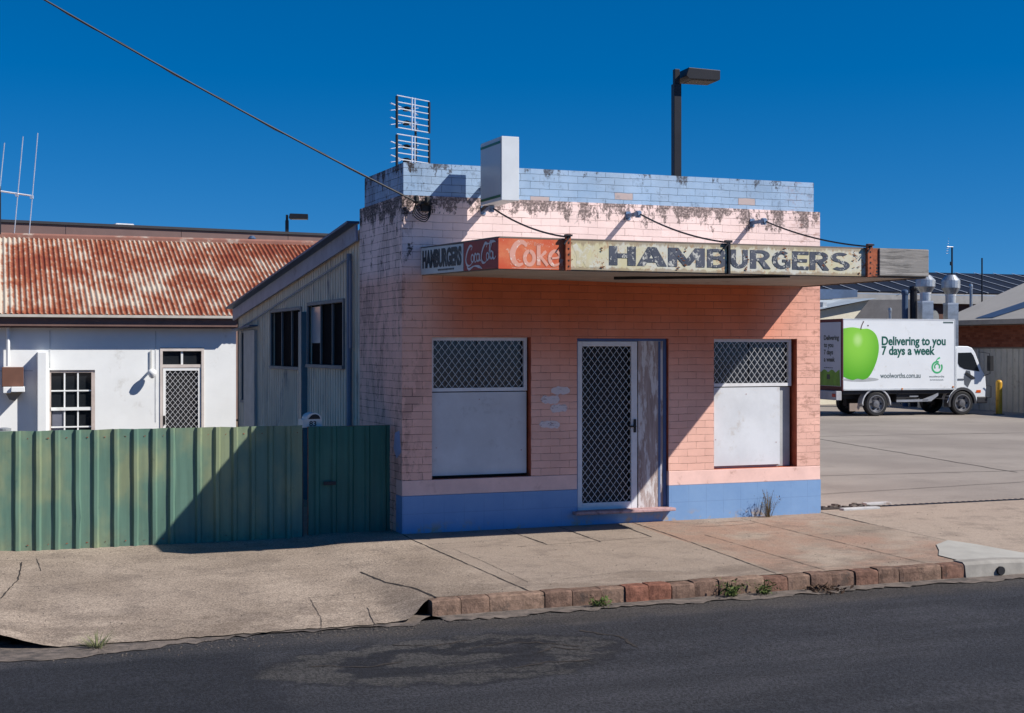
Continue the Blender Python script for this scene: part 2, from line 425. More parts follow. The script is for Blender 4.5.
M['red_sign'] = sign_mat('dark_red_sign', (0.34, 0.025, 0.02), (0.28, 0.03, 0.025), 0.3, (0.4, 0.2, 0.16), 0.15, 4.0)
M['white_letter'] = sign_mat('white_lettering', (0.72, 0.68, 0.68), (0.62, 0.55, 0.55), 0.1, (0.4, 0.2, 0.18), 0.3, 6.0)
M['white_sign'] = sign_mat('white_sign', (0.60, 0.62, 0.60), (0.54, 0.56, 0.55), 0.2, (0.4, 0.42, 0.42), 0.3, 7.0)
M['black_letter'] = sign_mat('black_lettering', (0.02, 0.025, 0.03), (0.03, 0.035, 0.04), 0.1, (0.35, 0.37, 0.37), 0.25, 8.0)
M['rust'] = plain('rusty_red_steel', (0.33, 0.09, 0.04), 0.85, var=0.3, scale=12, dirt=(0.10, 0.04, 0.03), dirt_amt=0.4, dscale=14)
M['soffit'] = plain('soffit_sheet', (0.36, 0.32, 0.28), 0.8, var=0.12, scale=2.5, dirt=(0.2, 0.15, 0.12), dirt_amt=0.2, dscale=3)
M['fascia_edge'] = plain('awning_edge', (0.16, 0.13, 0.11), 0.8, var=0.2)

def corr_fence_mat(name, c0, c1):
    m, t, b = newmat(name, 0.5, 0, 0.4); g = N(t); o = g.obj()
    n1 = g.noise(g.scale(o, (1.4, 1, 0.9)), 1.5, 4, 0.55)
    c = g.mix(g.ramp(n1, 0.40, 0.66), c0, c1)
    c = g.mul(c, g.ramp(g.noise(g.scale(o, (9, 1, 0.6)), 1.5, 5, 0.6), 0.3, 0.7, 0.88, 1.1))
    rs_ = g.ramp(g.noise(g.scale(g.vadd(o, (3, 3, 3)), (1.5, 1, 0.6)), 7, 8, 0.8), 0.66, 0.72)
    c = g.mix(g.math('MULTIPLY', rs_, 0.5), c, (0.16, 0.10, 0.06))
    n2 = g.ramp(g.noise(o, 8, 6, 0.7), 0.60, 0.72)
    c = g.mix(g.math('MULTIPLY', n2, 0.35), c, (0.03, 0.06, 0.05))
    x, y, z = g.sep(o)
    low = g.math('MULTIPLY', g.math('SUBTRACT', 1, g.ramp(z, 0.0, 0.3)), g.ramp(g.noise(o, 9, 6, 0.7), 0.4, 0.7))
    c = g.mix(g.math('MULTIPLY', low, 0.45), c, (0.10, 0.10, 0.07))
    g.link(c, b.inputs['Base Color']); return m
M['greensteel'] = corr_fence_mat('green_painted_steel', (0.10, 0.185, 0.14), (0.205, 0.245, 0.145))
M['greendark'] = corr_fence_mat('dark_green_painted_steel', (0.02, 0.11, 0.085), (0.035, 0.13, 0.10))

# ------------------------------------------------------------ ground
def pave_z(x, y):
    t = max(0.0, min(1.0, -y/3.5)); z = -0.1*t
    a = max(0.0, min(1.0, (-0.75-x)/0.5)); a = a*a*(3-2*a)            # vehicle crossing at left
    b = max(0.0, min(1.0, (x+4.6)/0.7)); a *= b*b*(3-2*b) if x < -3.9 else 1
    u = max(0.0, min(1.0, (-y-1.4)/2.3)); z += -a*(0.10*u*u) - a*0.03
    c = max(0.0, min(1.0, (x-5.4)/1.2)); z += -c*0.08*max(0.0, min(1.0, (-y-1.2)/2.4))
    return z
def grid(name, xs, ys, zf, mat, edge=None):
    mb = MB(); nx, ny = len(xs), len(ys)
    vs = []
    for j, y in enumerate(ys):
        for x in xs:
            yy = edge(x, y, j) if edge else y
            vs.append((x, yy, zf(x, yy)))
    mb.add(vs, [(j*nx+i, j*nx+i+1, (j+1)*nx+i+1, (j+1)*nx+i) for j in range(ny-1) for i in range(nx-1)])
    o = mb.build(name, mat, smooth=True); return struct(o)
def frange(a, b, s):
    n = max(1, int(round(abs((b-a)/s)))); return [a+(b-a)*i/n for i in range(n+1)]

def pavement_mat():
    m, t, b = newmat('footpath_concrete', 0.92, 0, 0.2); g = N(t); o = g.obj(); x, y, z = g.sep(o)
    base = g.mix(g.ramp(g.noise(o, 0.7, 4, 0.6), 0.35, 0.65), (0.25, 0.20, 0.158), (0.35, 0.285, 0.228))
    # slab tones between the expansion joints
    s1 = g.ramp(x, 0.04, 0.06); s2 = g.ramp(x, 2.8, 2.83); s3 = g.ramp(x, 4.38, 4.4); s4 = g.ramp(x, 5.6, 5.64)
    base = g.mix(g.math('SUBTRACT', s1, s2), base, g.mix(g.noise(o, 1.5, 5), (0.25, 0.20, 0.16), (0.33, 0.27, 0.22)))
    base = g.mix(g.math('MULTIPLY', g.math('SUBTRACT', s2, s4), g.ramp(g.noise(g.vadd(o, (3, 0, 0)), 0.9, 5, 0.65), 0.38, 0.6)), base, (0.30, 0.20, 0.15))
    base = g.mix(s4, base, g.mix(g.noise(o, 1.2, 4), (0.31, 0.25, 0.20), (0.36, 0.295, 0.24)))
    # stains along the street edge and mottling
    st = g.math('MULTIPLY', g.math('SUBTRACT', 1, g.ramp(y, -3.4, -2.2)), g.ramp(g.noise(g.scale(o, (1, 2, 1)), 1.7, 7, 0.7), 0.42, 0.6))
    base = g.mix(g.math('MULTIPLY', st, 0.55), base, (0.15, 0.115, 0.09))
    mo = g.ramp(g.noise(g.vadd(o, (7, 3, 0)), 2.2, 9, 0.76), 0.48, 0.66)
    base = g.mix(g.math('MULTIPLY', mo, 0.5), base, (0.15, 0.12, 0.10))
    # exposed aggregate, coarse on the old left part
    left = g.math('SUBTRACT', 1, g.ramp(x, -0.2, 0.1))
    ag = g.noise(o, 52, 5, 0.85); agf = g.ramp(ag, 0.36, 0.62, 0.50, 1.30)
    fi = g.ramp(g.noise(o, 120, 2, 0.7), 0.3, 0.7, 0.8, 1.2)
    k = g.math('ADD', g.math('MULTIPLY', g.math('SUBTRACT', agf, 1), g.math('ADD', g.math('MULTIPLY', left, 0.6), 0.4)), 1.0)
    c = g.mul(g.mul(base, k), fi)
    g.link(c, b.inputs['Base Color'])
    g.bump(g.math('ADD', g.noise(o, 60, 5, 0.75), g.math('MULTIPLY', g.noise(o, 6, 4), 1.5)), 0.7, 0.006, b)
    return m
def asphalt_mat():
    m, t, b = newmat('asphalt', 0.85, 0, 0.35); g = N(t); o = g.obj(); x, y, z = g.sep(o)
    base = g.mix(g.ramp(g.noise(g.scale(o, (0.5, 1.2, 1)), 0.8, 5, 0.6), 0.35, 0.65), (0.027, 0.028, 0.034), (0.040, 0.040, 0.046))
    dd = g.noise(o, 2.2, 5, 0.65)
    wobx = g.math('ADD', x, g.math('MULTIPLY', g.math('SUBTRACT', dd, 0.5), 0.9))
    woby = g.math('ADD', y, g.math('MULTIPLY', g.math('SUBTRACT', g.noise(g.vadd(o, (5, 5, 0)), 2.6, 5, 0.65), 0.5), 0.8))
    # fresh dark seal on the left
    lf = g.math('MULTIPLY', g.math('SUBTRACT', 1, g.ramp(wobx, -2.75, -2.5)), g.math('SUBTRACT', 1, g.ramp(woby, -4.5, -4.25)))
    base = g.mix(g.math('MULTIPLY', lf, 0.8), base, (0.016, 0.017, 0.023))
    # old oval repair with pale worn dust and dark ring
    def oval(cx, cy, rx, ry):
        a = g.math('DIVIDE', g.math('SUBTRACT', wobx, cx), rx); q = g.math('DIVIDE', g.math('SUBTRACT', woby, cy), ry)
        return g.math('SQRT', g.math('ADD', g.math('MULTIPLY', a, a), g.math('MULTIPLY', q, q)))
    d1 = oval(-1.25, -5.25, 1.5, 0.85)
    inside = g.math('SUBTRACT', 1, g.ramp(d1, 0.92, 1.04))
    wv_ = g.math('MULTIPLY', g.math('SINE', g.math('MULTIPLY', d1, 10.5)), 0.16)
    base = g.mix(g.math('MULTIPLY', inside, 0.85), base, g.mix(g.ramp(g.math('ADD', wv_, g.noise(g.scale(o, (0.9, 1.3, 1)), 2.4, 7, 0.7)), 0.40, 0.60), (0.014, 0.014, 0.018), (0.058, 0.054, 0.051)))
    d2 = oval(-0.75, -4.95, 0.5, 0.22); ring = g.math('MULTIPLY', g.ramp(d2, 0.5, 0.62), g.math('SUBTRACT', 1, g.ramp(d2, 0.95, 1.1)))
    base = g.mix(ring, base, (0.013, 0.013, 0.016))
    d3 = oval(-0.95, -5.6, 0.95, 0.25); ring3 = g.math('MULTIPLY', g.ramp(d3, 0.7, 0.8), g.math('SUBTRACT', 1, g.ramp(d3, 0.97, 1.08)))
    base = g.mix(g.math('MULTIPLY', ring3, 0.8), base, (0.015, 0.015, 0.018))
    # dusty margin near the gutter
    ed = g.math('MULTIPLY', g.ramp(woby, -4.5, -4.0), g.ramp(wobx, -2.4, -1.6, 0.35, 1))
    base = g.mix(g.math('MULTIPLY', ed, 0.55), base, (0.085, 0.072, 0.060))
    sp = g.noise(g.scale(o, (1, 0.55, 1)), 52, 3, 0.9); f = g.ramp(sp, 0.40, 0.60, 0.45, 1.55)
    base = g.mul(base, g.ramp(g.noise(g.scale(o, (0.35, 2.2, 1)), 1.6, 6, 0.7), 0.35, 0.65, 0.82, 1.18))
    wh = g.ramp(g.noise(g.vadd(o, (1, 1, 0)), 95, 2, 0.6), 0.70, 0.76)
    c = g.mix(g.math('MULTIPLY', wh, 0.5), g.mul(base, f), (0.22, 0.2, 0.18))
    g.link(c, b.inputs['Base Color'])
    g.bump(g.noise(o, 45, 6, 0.85), 1.0, 0.02, b); return m
def lot_mat():
    m, t, b = newmat('car_park_concrete', 0.9, 0, 0.25); g = N(t); o = g.obj()
    c = g.mix(g.ramp(g.noise(o, 0.25, 5, 0.6), 0.35, 0.65), (0.235, 0.205, 0.18), (0.30, 0.265, 0.232))
    c = g.mix(g.math('MULTIPLY', g.ramp(g.noise(o, 1.5, 8, 0.7), 0.5, 0.7), 0.3), c, (0.15, 0.13, 0.115))
    c = g.mul(c, g.ramp(g.noise(o, 60, 3, 0.8), 0.3, 0.7, 0.85, 1.15))
    g.link(c, b.inputs['Base Color']); g.bump(g.noise(o, 50, 4), 0.4, 0.005, b); return m
M['pave'] = pavement_mat(); M['asphalt'] = asphalt_mat(); M['lot'] = lot_mat()
M['dirt'] = plain('dry_earth', (0.20, 0.15, 0.11), 0.95, var=0.25, scale=0.5, dirt=(0.12, 0.12, 0.06), dirt_amt=0.4, dscale=0.6)
M['crack'] = plain('dark_joint', (0.035, 0.028, 0.024), 0.95, var=0.3, scale=12)

mb = MB(); mb.add([(-1500,-1500,-0.42),(1500,-1500,-0.42),(1500,1500,-0.42),(-1500,1500,-0.42)], [(0,1,2,3)])
struct(mb.build('ground', M['dirt']))
xs = frange(-14, -6, 0.5)[:-1] + frange(-6, 7.5, 0.06) + frange(7.5, 24, 0.5)[1:]
er = random.Random(3); jit = {round(x, 3): er.uniform(-0.025, 0.025) for x in xs}
def kerbline(x):
    """street-side edge of the footpath"""
    y = -3.47
    a = max(0.0, min(1.0, (-0.78-x)/0.35)); a = a*a*(3-2*a)
    y -= a*0.32*(1 if x > -4.0 else max(0.35, 1-(-4.0-x)*1.2))
    return y
ys = [0.0]*0 + frange(0.5, 0.0, 0.1)[:-1] + frange(0.0, -1.0, 0.1)
def pave_edge(x, y, j):
    t = (0.5 - y)/(0.5+1.0)
    return 0.5 + (kerbline(x) + (jit[round(x, 3)] if x < -0.8 else 0) - 0.5)*t
pxy = frange(0.5, -1.0, 0.04)
o = grid('pavement', xs, pxy, lambda x, y: pave_z(x, y), M['pave'], pave_edge)

# joints and cracks in the footpath (thin dark grooves)
mb = MB()
def crack(pts, wd, j=0.005, step=0.07):
    out = []
    for a, b in zip(pts[:-1], pts[1:]):
        a, b = Vector(a), Vector(b); n = max(1, int((b-a).length/step))
        for k in range(n): out.append(a+(b-a)*k/n + Vector((rnd.uniform(-j, j), rnd.uniform(-j, j))))
    out.append(Vector(pts[-1]))
    ws = [wd*rnd.uniform(0.35, 1.0) for _ in out]
    mb.ribbon([tuple(q) for q in out], ws, lambda u, v, d: (u, v, pave_z(u, v) + d), 0.004)
for pts, wd in (([(-0.01,-0.05),(-0.01,-0.51),(0.12,-3.47)],0.022), ([(1.24,-0.05),(1.24,-0.4),(1.28,-1.18)],0.02), ([(1.9,-0.05),(1.91,-1.2)],0.02),
                ([(2.66,-0.06),(2.61,-1.06)],0.02), ([(2.89,0.0),(2.87,-1.15),(2.74,-3.45)],0.018), ([(3.26,-1.12),(3.3,-3.45)],0.012),
                ([(4.32,-0.16),(4.51,-3.45)],0.013), ([(5.6,0.05),(5.6,-0.99)],0.03), ([(5.6,-0.99),(5.72,-2.3)],0.012), ([(0.91,-1.22),(2.6,-1.08)],0.01),
                ([(-1.04,-1.99),(-0.96,-2.56),(-0.81,-3.02),(-0.76,-3.5)],0.03), ([(-1.74,-2.8),(-1.8,-3.5),(-1.95,-4.1)],0.006), ([(-1.33,-3.27),(-1.45,-4.0)],0.009),
                ([(-1.75,-2.82),(-1.1,-2.75)],0.005), ([(-4.34,-2.25),(-4.16,-1.39),(-4.08,-0.41)],0.02), ([(-3.93,-0.22),(-3.93,-0.93)],0.01), ([(-6,-0.35),(-3.9,-0.3)],0.01),
                ([(0.5,-3.1),(1.4,-2.9),(2.4,-3.2)],0.006), ([(3.4,-0.55),(3.9,-0.6),(4.3,-0.5)],0.012), ([(0.05,-0.8),(0.9,-0.75)],0.006),
                ([(4.4,-1.5),(5.6,-1.4)],0.006), ([(0.22,-1.1),(0.26,-2.1),(0.27,-3.1)],0.007),([(-5,-1.8),(-3.0,-1.65),(-0.2,-1.55)],0.005), ([(3.3,-0.08),(3.6,-0.35),(4.25,-0.3)],0.012)):
    crack(pts, wd)
struct(mb.build('pavement_joints', M['crack']))

# road with a rising crown, gutter strip
def road_z(y): return -0.25 + 0.008*min(5.0, max(0.0, -4.2-y))
grid('road', frange(-60, 60, 2.0), [-3.3, -4.2, -6, -7.5, -9.2], lambda x, y: road_z(y), M['asphalt'])
mb = MB()
def rcrack(pts, wd):
    out = []
    for a, b in zip(pts[:-1], pts[1:]):
        a, b = Vector(a), Vector(b); n = max(1, int((b-a).length/0.05))
        for k in range(n): out.append(tuple(a+(b-a)*k/n+Vector((rnd.uniform(-.02, .02), rnd.uniform(-.02, .02)))))
    out.append(pts[-1]); mb.ribbon(out, [wd*rnd.uniform(.3, 1.2) for _ in out], lambda u, v, d: (u, v, road_z(v)+d), 0.004)
for pts in ([(-1.0,-5.0),(-0.7,-4.85),(-0.4,-4.95),(-0.15,-5.2)], [(-0.55,-5.3),(-0.35,-5.15),(-0.2,-5.35)], [(-2.3,-5.1),(-1.9,-5.3),(-1.6,-5.2)], [(-0.9,-5.75),(-0.6,-5.65),(-0.3,-5.7)], [(-1.5,-4.6),(-1.2,-4.75),(-0.9,-4.65)], [(0.1,-4.6),(0.3,-5.0),(0.25,-5.4)]): rcrack(pts, 0.03)
struct(mb.build('road_cracks', M['crack']))
grid('road_far_side', frange(-60, 60, 4.0), [-9.2, -12, -14], lambda x, y: -0.21 if y > -9.3 else -0.23, M['asphalt'])
grid('verge', frange(-60, 60, 4.0), [-14, -14.02, -40], lambda x, y: -0.3 if y > -14.01 else -0.1, M['dirt'])
er = random.Random(11); nj = {}
def gut_edge(x, y, j):
    if y > -4.0: return y
    nj.setdefault(x, er.uniform(-0.05, 0.06)); s = nj[x]
    base = -3.84 if x > -0.8 else kerbline(x) - 0.08 - 0.32*max(0, min(1, (-2.6-x)/1.6))
    return base + s*0.9 + 0.03*math.sin(x*2.1) + 0.02*math.sin(x*7.3)
M['gutter'] = plain('gutter_grit', (0.145, 0.118, 0.10), 0.95, var=0.25, scale=9, dirt=(0.07, 0.06, 0.055), dirt_amt=0.55, dscale=7, bump=0.01)
grid('gutter', frange(-14, 14, 0.07), [-3.5, -3.6, -3.72, -4.05], lambda x, y: -0.244 + (0.006 if y > -3.85 else 0), M['gutter'], gut_edge)

# kerb: old brick edging blocks then concrete
def kerb_block_mat():
    m, t, b = newmat('kerb_brick', 0.9, 0, 0.2); g = N(t); o = g.obj(); x, y, z = g.sep(o)
    at_ = g.node('ShaderNodeAttribute'); at_.attribute_name = 'tone'; f = at_.outputs['Fac']
    c = g.mix(g.ramp(f, 0.0, 0.55), (0.25, 0.17, 0.125), (0.16, 0.10, 0.075))
    c = g.mix(g.ramp(f, 0.75, 0.8), c, (0.20, 0.088, 0.06))
    n = g.ramp(g.noise(o, 12, 7, 0.75), 0.35, 0.65, 0.65, 1.25); c = g.mul(c, n)
    dk = g.ramp(g.noise(g.vadd(o, (4, 2, 2)), 6, 7, 0.75), 0.56, 0.66)
    c = g.mix(g.math('MULTIPLY', dk, 0.6), c, (0.06, 0.05, 0.045))
    g.link(c, b.inputs['Base Color']); g.bump(g.noise(o, 30, 6, 0.75), 0.9, 0.012, b); return m
M['kerb'] = kerb_block_mat()
mb = MB(); x = -0.84; tones = []; kr = random.Random(5)
lens = [0.27, 0.27, 0.53, 0.27, 0.29, 0.24, 0.24, 0.24, 0.24]; tone0 = [0.3, 0.35, 0.2, 0.5, 0.45, 0.3, 0.95, 0.85, 0.4]
i = 0
while x < 4.84:
    l = lens[i] if i < len(lens) else kr.uniform(0.235, 0.285); tn = tone0[i] if i < len(tone0) else kr.choice([0.1, 0.3, 0.45, 0.6, 0.5, 0.2, 0.77])
    a, b = x+0.004, x+l-0.003; yb = kr.uniform(-0.012, 0.012); zt = pave_z(x, -3.5)+kr.uniform(-0.008, 0.012)
    zb = -0.30; y0 = -3.60+yb; sk = kr.uniform(-0.008, 0.008)
    # block with worn arris
    n = 5; vs = []
    prof = [(y0-0.012, zb), (y0-0.008, zt-0.05), (y0+0.0, zt-0.013), (y0+0.018, zt-0.001), (-3.462, zt+0.001), (-3.462, zb)]
    segs = 5
    for k in range(segs+1):
        xx = a+(b-a)*k/segs
        e = 0.007 if k in (0, segs) else 0
        for (yy, zz) in prof:
            vs.append((xx, yy+kr.uniform(-.002, .002)+(e if yy < y0+0.03 else 0), zz+(kr.uniform(-.002, .002)-e*0.5 if zz > zb+.01 else 0)+sk*(k/segs-0.5)))
    m_ = len(prof); fs = [(k*m_+j, k*m_+(j+1) % m_, (k+1)*m_+(j+1) % m_, (k+1)*m_+j) for k in range(segs) for j in range(m_)]
    fs += [tuple(reversed(range(m_))), tuple(segs*m_+j for j in range(m_))]
    mb.add(vs, fs); tones += [tn]*len(fs); x += l; i += 1
kx = x
kerb = mb.build('kerb', M['kerb'])
at_ = kerb.data.attributes.new('tone', 'FLOAT', 'FACE'); at_.data.foreach_set('value', tones); struct(kerb)
# dark packed earth behind and below the blocks
mb = MB(); mb.box(-0.83, kx-0.01, -3.585, -3.465, -0.29, -0.125)
struct(mb.build('kerb_bed', M['crack']))
def conc_kerb_z(x): return pave_z(x, -3.45)+0.012
mb = MB(); xk = frange(kx+0.01, 16, 0.25); vs = []
for xx in xk:
    zt = conc_kerb_z(xx)
    vs += [(xx, -3.64, -0.3), (xx, -3.61, zt-0.03), (xx, -3.57, zt), (xx, -3.43, zt), (xx, -3.43, -0.3)]
fs = [(k*5+j, k*5+j+1, (k+1)*5+j+1, (k+1)*5+j) for k in range(len(xk)-1) for j in range(4)] + [(0,1,2,3,4)]
mb.add(vs, fs); struct(mb.build('concrete_kerb', M['concrete']))
mb = MB()
for hx in (5.30, 5.70, 6.25):                      # weep holes of the concrete kerb
    mb.lathe([(0.045, 0), (0.045, 0.03)], 10, 0, Matrix.Translation((hx, -3.645, -0.19)) @ Matrix.Rotation(R(90), 4, 'X') @ Matrix.Translation((0,0,-0.02)))
struct(mb.build('kerb_drain_holes', M['dark']))
# left kerb stub beyond the crossing, seen only at the frame edge
mb = MB(); mb.box(-12, -4.3, -3.50, -3.40, -0.3, -0.21)
struct(mb.build('kerb_stub', M['crack'], bevel=0.02))
# pale new concrete patch at the corner of the crossing
M['newconc'] = plain('new_concrete', (0.34, 0.33, 0.30), 0.9, var=0.08, scale=3, dirt=(0.33, 0.3, 0.26), dirt_amt=0.1, dscale=6)
poly = [(4.93,-3.46),(4.93,-3.12),(5.15,-2.85),(5.35,-2.55),(5.72,-2.28),(5.86,-2.55),(6.03,-3.05),(6.25,-3.46)]
mb = MB(); cx_, cy_ = 5.45, -3.05
pts = []
for k in range(len(poly)):
    a, b = poly[k], poly[(k+1) % len(poly)]
    for q in range(5): pts.append((a[0]+(b[0]-a[0])*q/5, a[1]+(b[1]-a[1])*q/5))
vs = [(cx_, cy_, pave_z(cx_, cy_)+0.015)]
for fr in (0.5, 1.0): vs += [(cx_+(p[0]-cx_)*fr, cy_+(p[1]-cy_)*fr, pave_z(cx_+(p[0]-cx_)*fr, cy_+(p[1]-cy_)*fr)+(0.013 if fr < 1 else 0.009)) for p in pts]
n = len(pts); fs = [(0, 1+k, 1+(k+1) % n) for k in range(n)] + [(1+k, 1+n+k, 1+n+(k+1) % n, 1+(k+1) % n) for k in range(n)]
mb.add(vs, fs); struct(mb.build('concrete_patch', M['newconc']))

# car park
grid('car_park', frange(5.0, 60, 2.5), frange(0.48, 70, 2.5), lambda x, y: 0.0 if y > 0.6 else -0.012, M['lot'])
mb = MB()
def lc(pts, wd):
    out = []
    for a, b in zip(pts[:-1], pts[1:]):
        a, b = Vector(a), Vector(b); n = max(2, int((b-a).length/0.4))
        for k in range(n): out.append(tuple(a+(b-a)*k/n + Vector((rnd.uniform(-.03,.03), rnd.uniform(-.03,.03)))))
    out.append(pts[-1]); mb.ribbon(out, wd, lambda u, v, d: (u, v, d), 0.004)
lc([(6.0, 2.6), (7.2, 4.6), (7.6, 9)], 0.025); lc([(7.2, 4.6), (16, 3.6)], 0.025); lc([(6.2, 1.9), (13, 2.6)], 0.02); lc([(8, 14), (26, 12)], 0.04); lc([(12, 3.8), (14, 13)], 0.03)
struct(mb.build('car_park_cracks', M['crack']))
# strip drain
mb = MB(); mb.box(6.75, 16, 0.30, 0.40, -0.05, 0.006, 0)
for k in range(90): mb.box(6.78+k*0.1, 6.82+k*0.1, 0.315, 0.385, 0.006, 0.012, 1)
struct(mb.build('drain_channel', [M['iron'], M['iron']]))
mb = MB(); mb.box(5.98, 6.55, 0.10, 0.20, -0.03, 0.028, 0); mb.box(6.62, 7.02, 0.50, 0.62, -0.03, 0.03, 0)
struct(mb.build('drain_edge_block', plain('pale_concrete', (0.42, 0.42, 0.42), 0.9, dirt=(0.25, 0.2, 0.17), dirt_amt=0.3, dscale=6), bevel=0.01))
mb = MB(); mb.box(5.60, 6.62, 0.26, 0.46, -0.03, 0.012, 0); mb.box(6.60, 6.76, 0.30, 0.42, -0.03, 0.010, 0)
q = random.Random(8)
for _ in range(26):
    x, y, r_ = q.uniform(5.6, 6.5), q.uniform(0.22, 0.5), q.uniform(0.02, 0.055); h_ = q.uniform(0.01, 0.035)
    mb.prism([(x+r_*q.uniform(.6, 1.1)*math.cos(R(a_)), y+r_*q.uniform(.6, 1.1)*math.sin(R(a_))) for a_ in range(0, 360, 60)], lambda u, v, d: (u, v, d), 0.0, 0.012+h_, 1)
tag(mb.build('rubble', [M['crack'], M['gutter']]), 'broken concrete rubble in the gap beside the shop corner', 'rubble', kind='stuff')
# yard behind the fence
mb = MB(); mb.add([(-30, 0.44, -0.045), (0.0, 0.44, -0.045), (0.0, 60, -0.35), (-30, 60, -0.35)], [(0,1,2,3)]); struct(mb.build('yard', M['dirt']))

# ------------------------------------------------------------ the shop
W_ = 5.553
shop = empty('shop_building', (0, 0, 0), 'single storey painted pink brick corner shop with pale blue parapet and blue base', 'shop')
fr = lambda u, v, d: (u, d, v)                     # front wall plane, d into the building
lf = lambda u, v, d: (d, u, v)                     # left wall plane
mb = MB()
holes = [(0.356, 1.537, 0.59, 2.225), (2.165, 3.35, 0.15, 2.215), (4.015, 5.123, 0.60, 2.215)]
cells = [(0.0, W_, 0.60, 3.83)]
us = [0, 0.356, 1.537, 2.165, 3.35, 4.015, 5.123, W_]
wall_holes(mb, 0, W_, 0.601, 3.83, [(0.356,1.575,0.601001,2.225),(2.165,3.385,0.601001,2.215),(4.015,5.211,0.601001,2.215)], fr, 0.23, 0, 1, nosill=1)
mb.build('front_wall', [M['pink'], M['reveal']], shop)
mb = MB()
mb.box(0, 2.165, -0.004, 0.23, 0.425, 0.60); mb.build('rendered_band', M['pinkband'], shop, bevel=0.006)
mb = MB(); mb.box(3.385, W_, -0.004, 0.23, 0.425, 0.60); mb.build('rendered_band', M['pinkband'], shop, bevel=0.006)
mb = MB()
mb.box(-0.0, 2.165, -0.012, 0.23, -0.15, 0.424); mb.box(3.385, W_+0.004, -0.012, 0.23, -0.15, 0.424); mb.box(2.165, 3.385, -0.012, 0.23, -0.15, 0.13)
mb.build('plinth', M['plinth'], shop)
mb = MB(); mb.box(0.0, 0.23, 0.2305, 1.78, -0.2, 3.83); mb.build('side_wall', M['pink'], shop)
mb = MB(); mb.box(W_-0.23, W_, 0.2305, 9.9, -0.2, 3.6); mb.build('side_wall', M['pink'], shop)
mb = MB(); mb.box(0.02, 5.465, 0.01, 0.22, 3.831, 4.20); mb.box(0.02, 0.22, 0.221, 1.62, 3.831, 4.195); mb.box(5.27, 5.465, 0.221, 1.62, 3.831, 4.195)
mb.build('parapet', M['bluebrick'], shop)
# worn blue paint patch and touch-up strokes
mm, tt_, bb_ = newmat('grey_pink_paint', 0.7); gg = N(tt_); bb_.inputs['Base Color'].default_value = (0.64, 0.57, 0.58, 1)
gg.link(gg.ramp(gg.noise(gg.scale(gg.obj(), (1, 1, 4)), 9, 6, 0.7), 0.33, 0.47), bb_.inputs['Alpha'])
for (a, b, c) in ((1.83, 2.07, 1.60), (1.70, 1.94, 1.49), (1.82, 2.04, 1.39), (1.68, 1.94, 1.20)):
    up_ = [(a+(b-a)*k/8, c+0.045+rnd.uniform(-.012, .012)-0.03*(k in (0, 8))) for k in range(9)]; dn_ = [(a+(b-a)*k/8, c-0.042+rnd.uniform(-.012, .012)+0.03*(k in (0, 8))) for k in range(8, -1, -1)]
    mb = MB(); mb.prism(up_+dn_, fr, -0.0025, -0.0005); mb.build('paint_smear', mm, shop)
mb = MB(); mb.prism([(0.03, 0.92), (0.10, 1.16), (0.26, 1.13), (0.32, 0.95), (0.2, 0.84)], lambda u, v, d: (d, u, v), -0.003, -0.0005)
mb.build('blue_paint_mark', plain('pale_blue_paint', (0.30, 0.36, 0.55), 0.7), shop)
# flat roof
mb = MB(); mb.box(0.24, 5.26, 0.24, 1.75, 3.45, 3.5); mb.add([(0.24, 1.75, 3.55), (5.3, 1.75, 3.55), (5.3, 9.95, 2.72), (0.24, 9.95, 2.72)], [(0,1,2,3)])
mb.build('roof', plain('roof_iron', (0.4, 0.4, 0.4), 0.6, 0.3), shop)
# windows: grille above, board below
def shop_window(u0, u1, v0, v1, vm, pu1, bmat, pmat):
    mb = MB(); y = 0.07
    t = 0.04
    mb.box(u0, u1, y, y+0.04, v1-t, v1-0.001); mb.box(u0, u1, y, y+0.04, vm, vm+t); mb.box(u0+0.001, u0+t, y, y+0.04, vm+t, v1-t); mb.box(u1-t, u1-0.001, y, y+0.04, vm+t, v1-t)
    f = mb.build('window', M['white'], shop)
    mb = MB(); diamond(mb, u0+t, u1-t, vm+t, v1-t, fr, y+0.012, 0.083, 0.104, 0.007); mb.build('security_mesh', M['grille'], f)
    mb = MB(); mb.box(u0+t, u1-t, y+0.06, y+0.066, vm+t, v1-t); mb.box((u0+u1)/2-0.012, (u0+u1)/2+0.012, y+0.045, y+0.058, vm+t, v1-t)
    mb.build('pane', M['paneglass'], f)
    mb = MB(); mb.box(u0+0.006, pu1, y+0.005, y+0.03, v0+0.035, vm-0.012)
    for sx, sz in ((0.06, 0.35), (0.5, 0.9), (0.94, 0.3)): mb.box(u0+(pu1-u0)*sx, u0+(pu1-u0)*sx+.012, y+0.003, y+0.0055, v0+(vm-v0)*sz, v0+(vm-v0)*sz+.012, 1)
    mb.build('boarding', [bmat, M['sill']], f)
    if pu1 < u1-0.05:
        mb = MB(); mb.box(pu1-0.01, u1-0.001, y+0.04, y+0.05, v0+0.01, vm-0.012); mb.box(u0, pu1, y+0.04, y+0.05, v0+0.005, v0+0.034); mb.build('backing_board', pmat, f)
    mb = MB(); mb.box(u0, u1+0.03, 0.2, 0.21, v0, v1); mb.build('interior', M['dark'], f)
def glass_mat(name, c, r=0.05):
    m, t, b = newmat(name, r, 0.0, 0.6); b.inputs['Base Color'].default_value = (*c, 1); return m
M['paneglass'] = glass_mat('dirty_pane', (0.02, 0.025, 0.035), 0.12)
M['glass'] = glass_mat('dark_glass', (0.015, 0.018, 0.022), 0.06); M['dullglass'] = plain('dusty_dark_glass', (0.010, 0.010, 0.012), 0.9, spec=0.02)
M['pane_light'] = glass_mat('pale_pane', (0.28, 0.33, 0.38), 0.2)
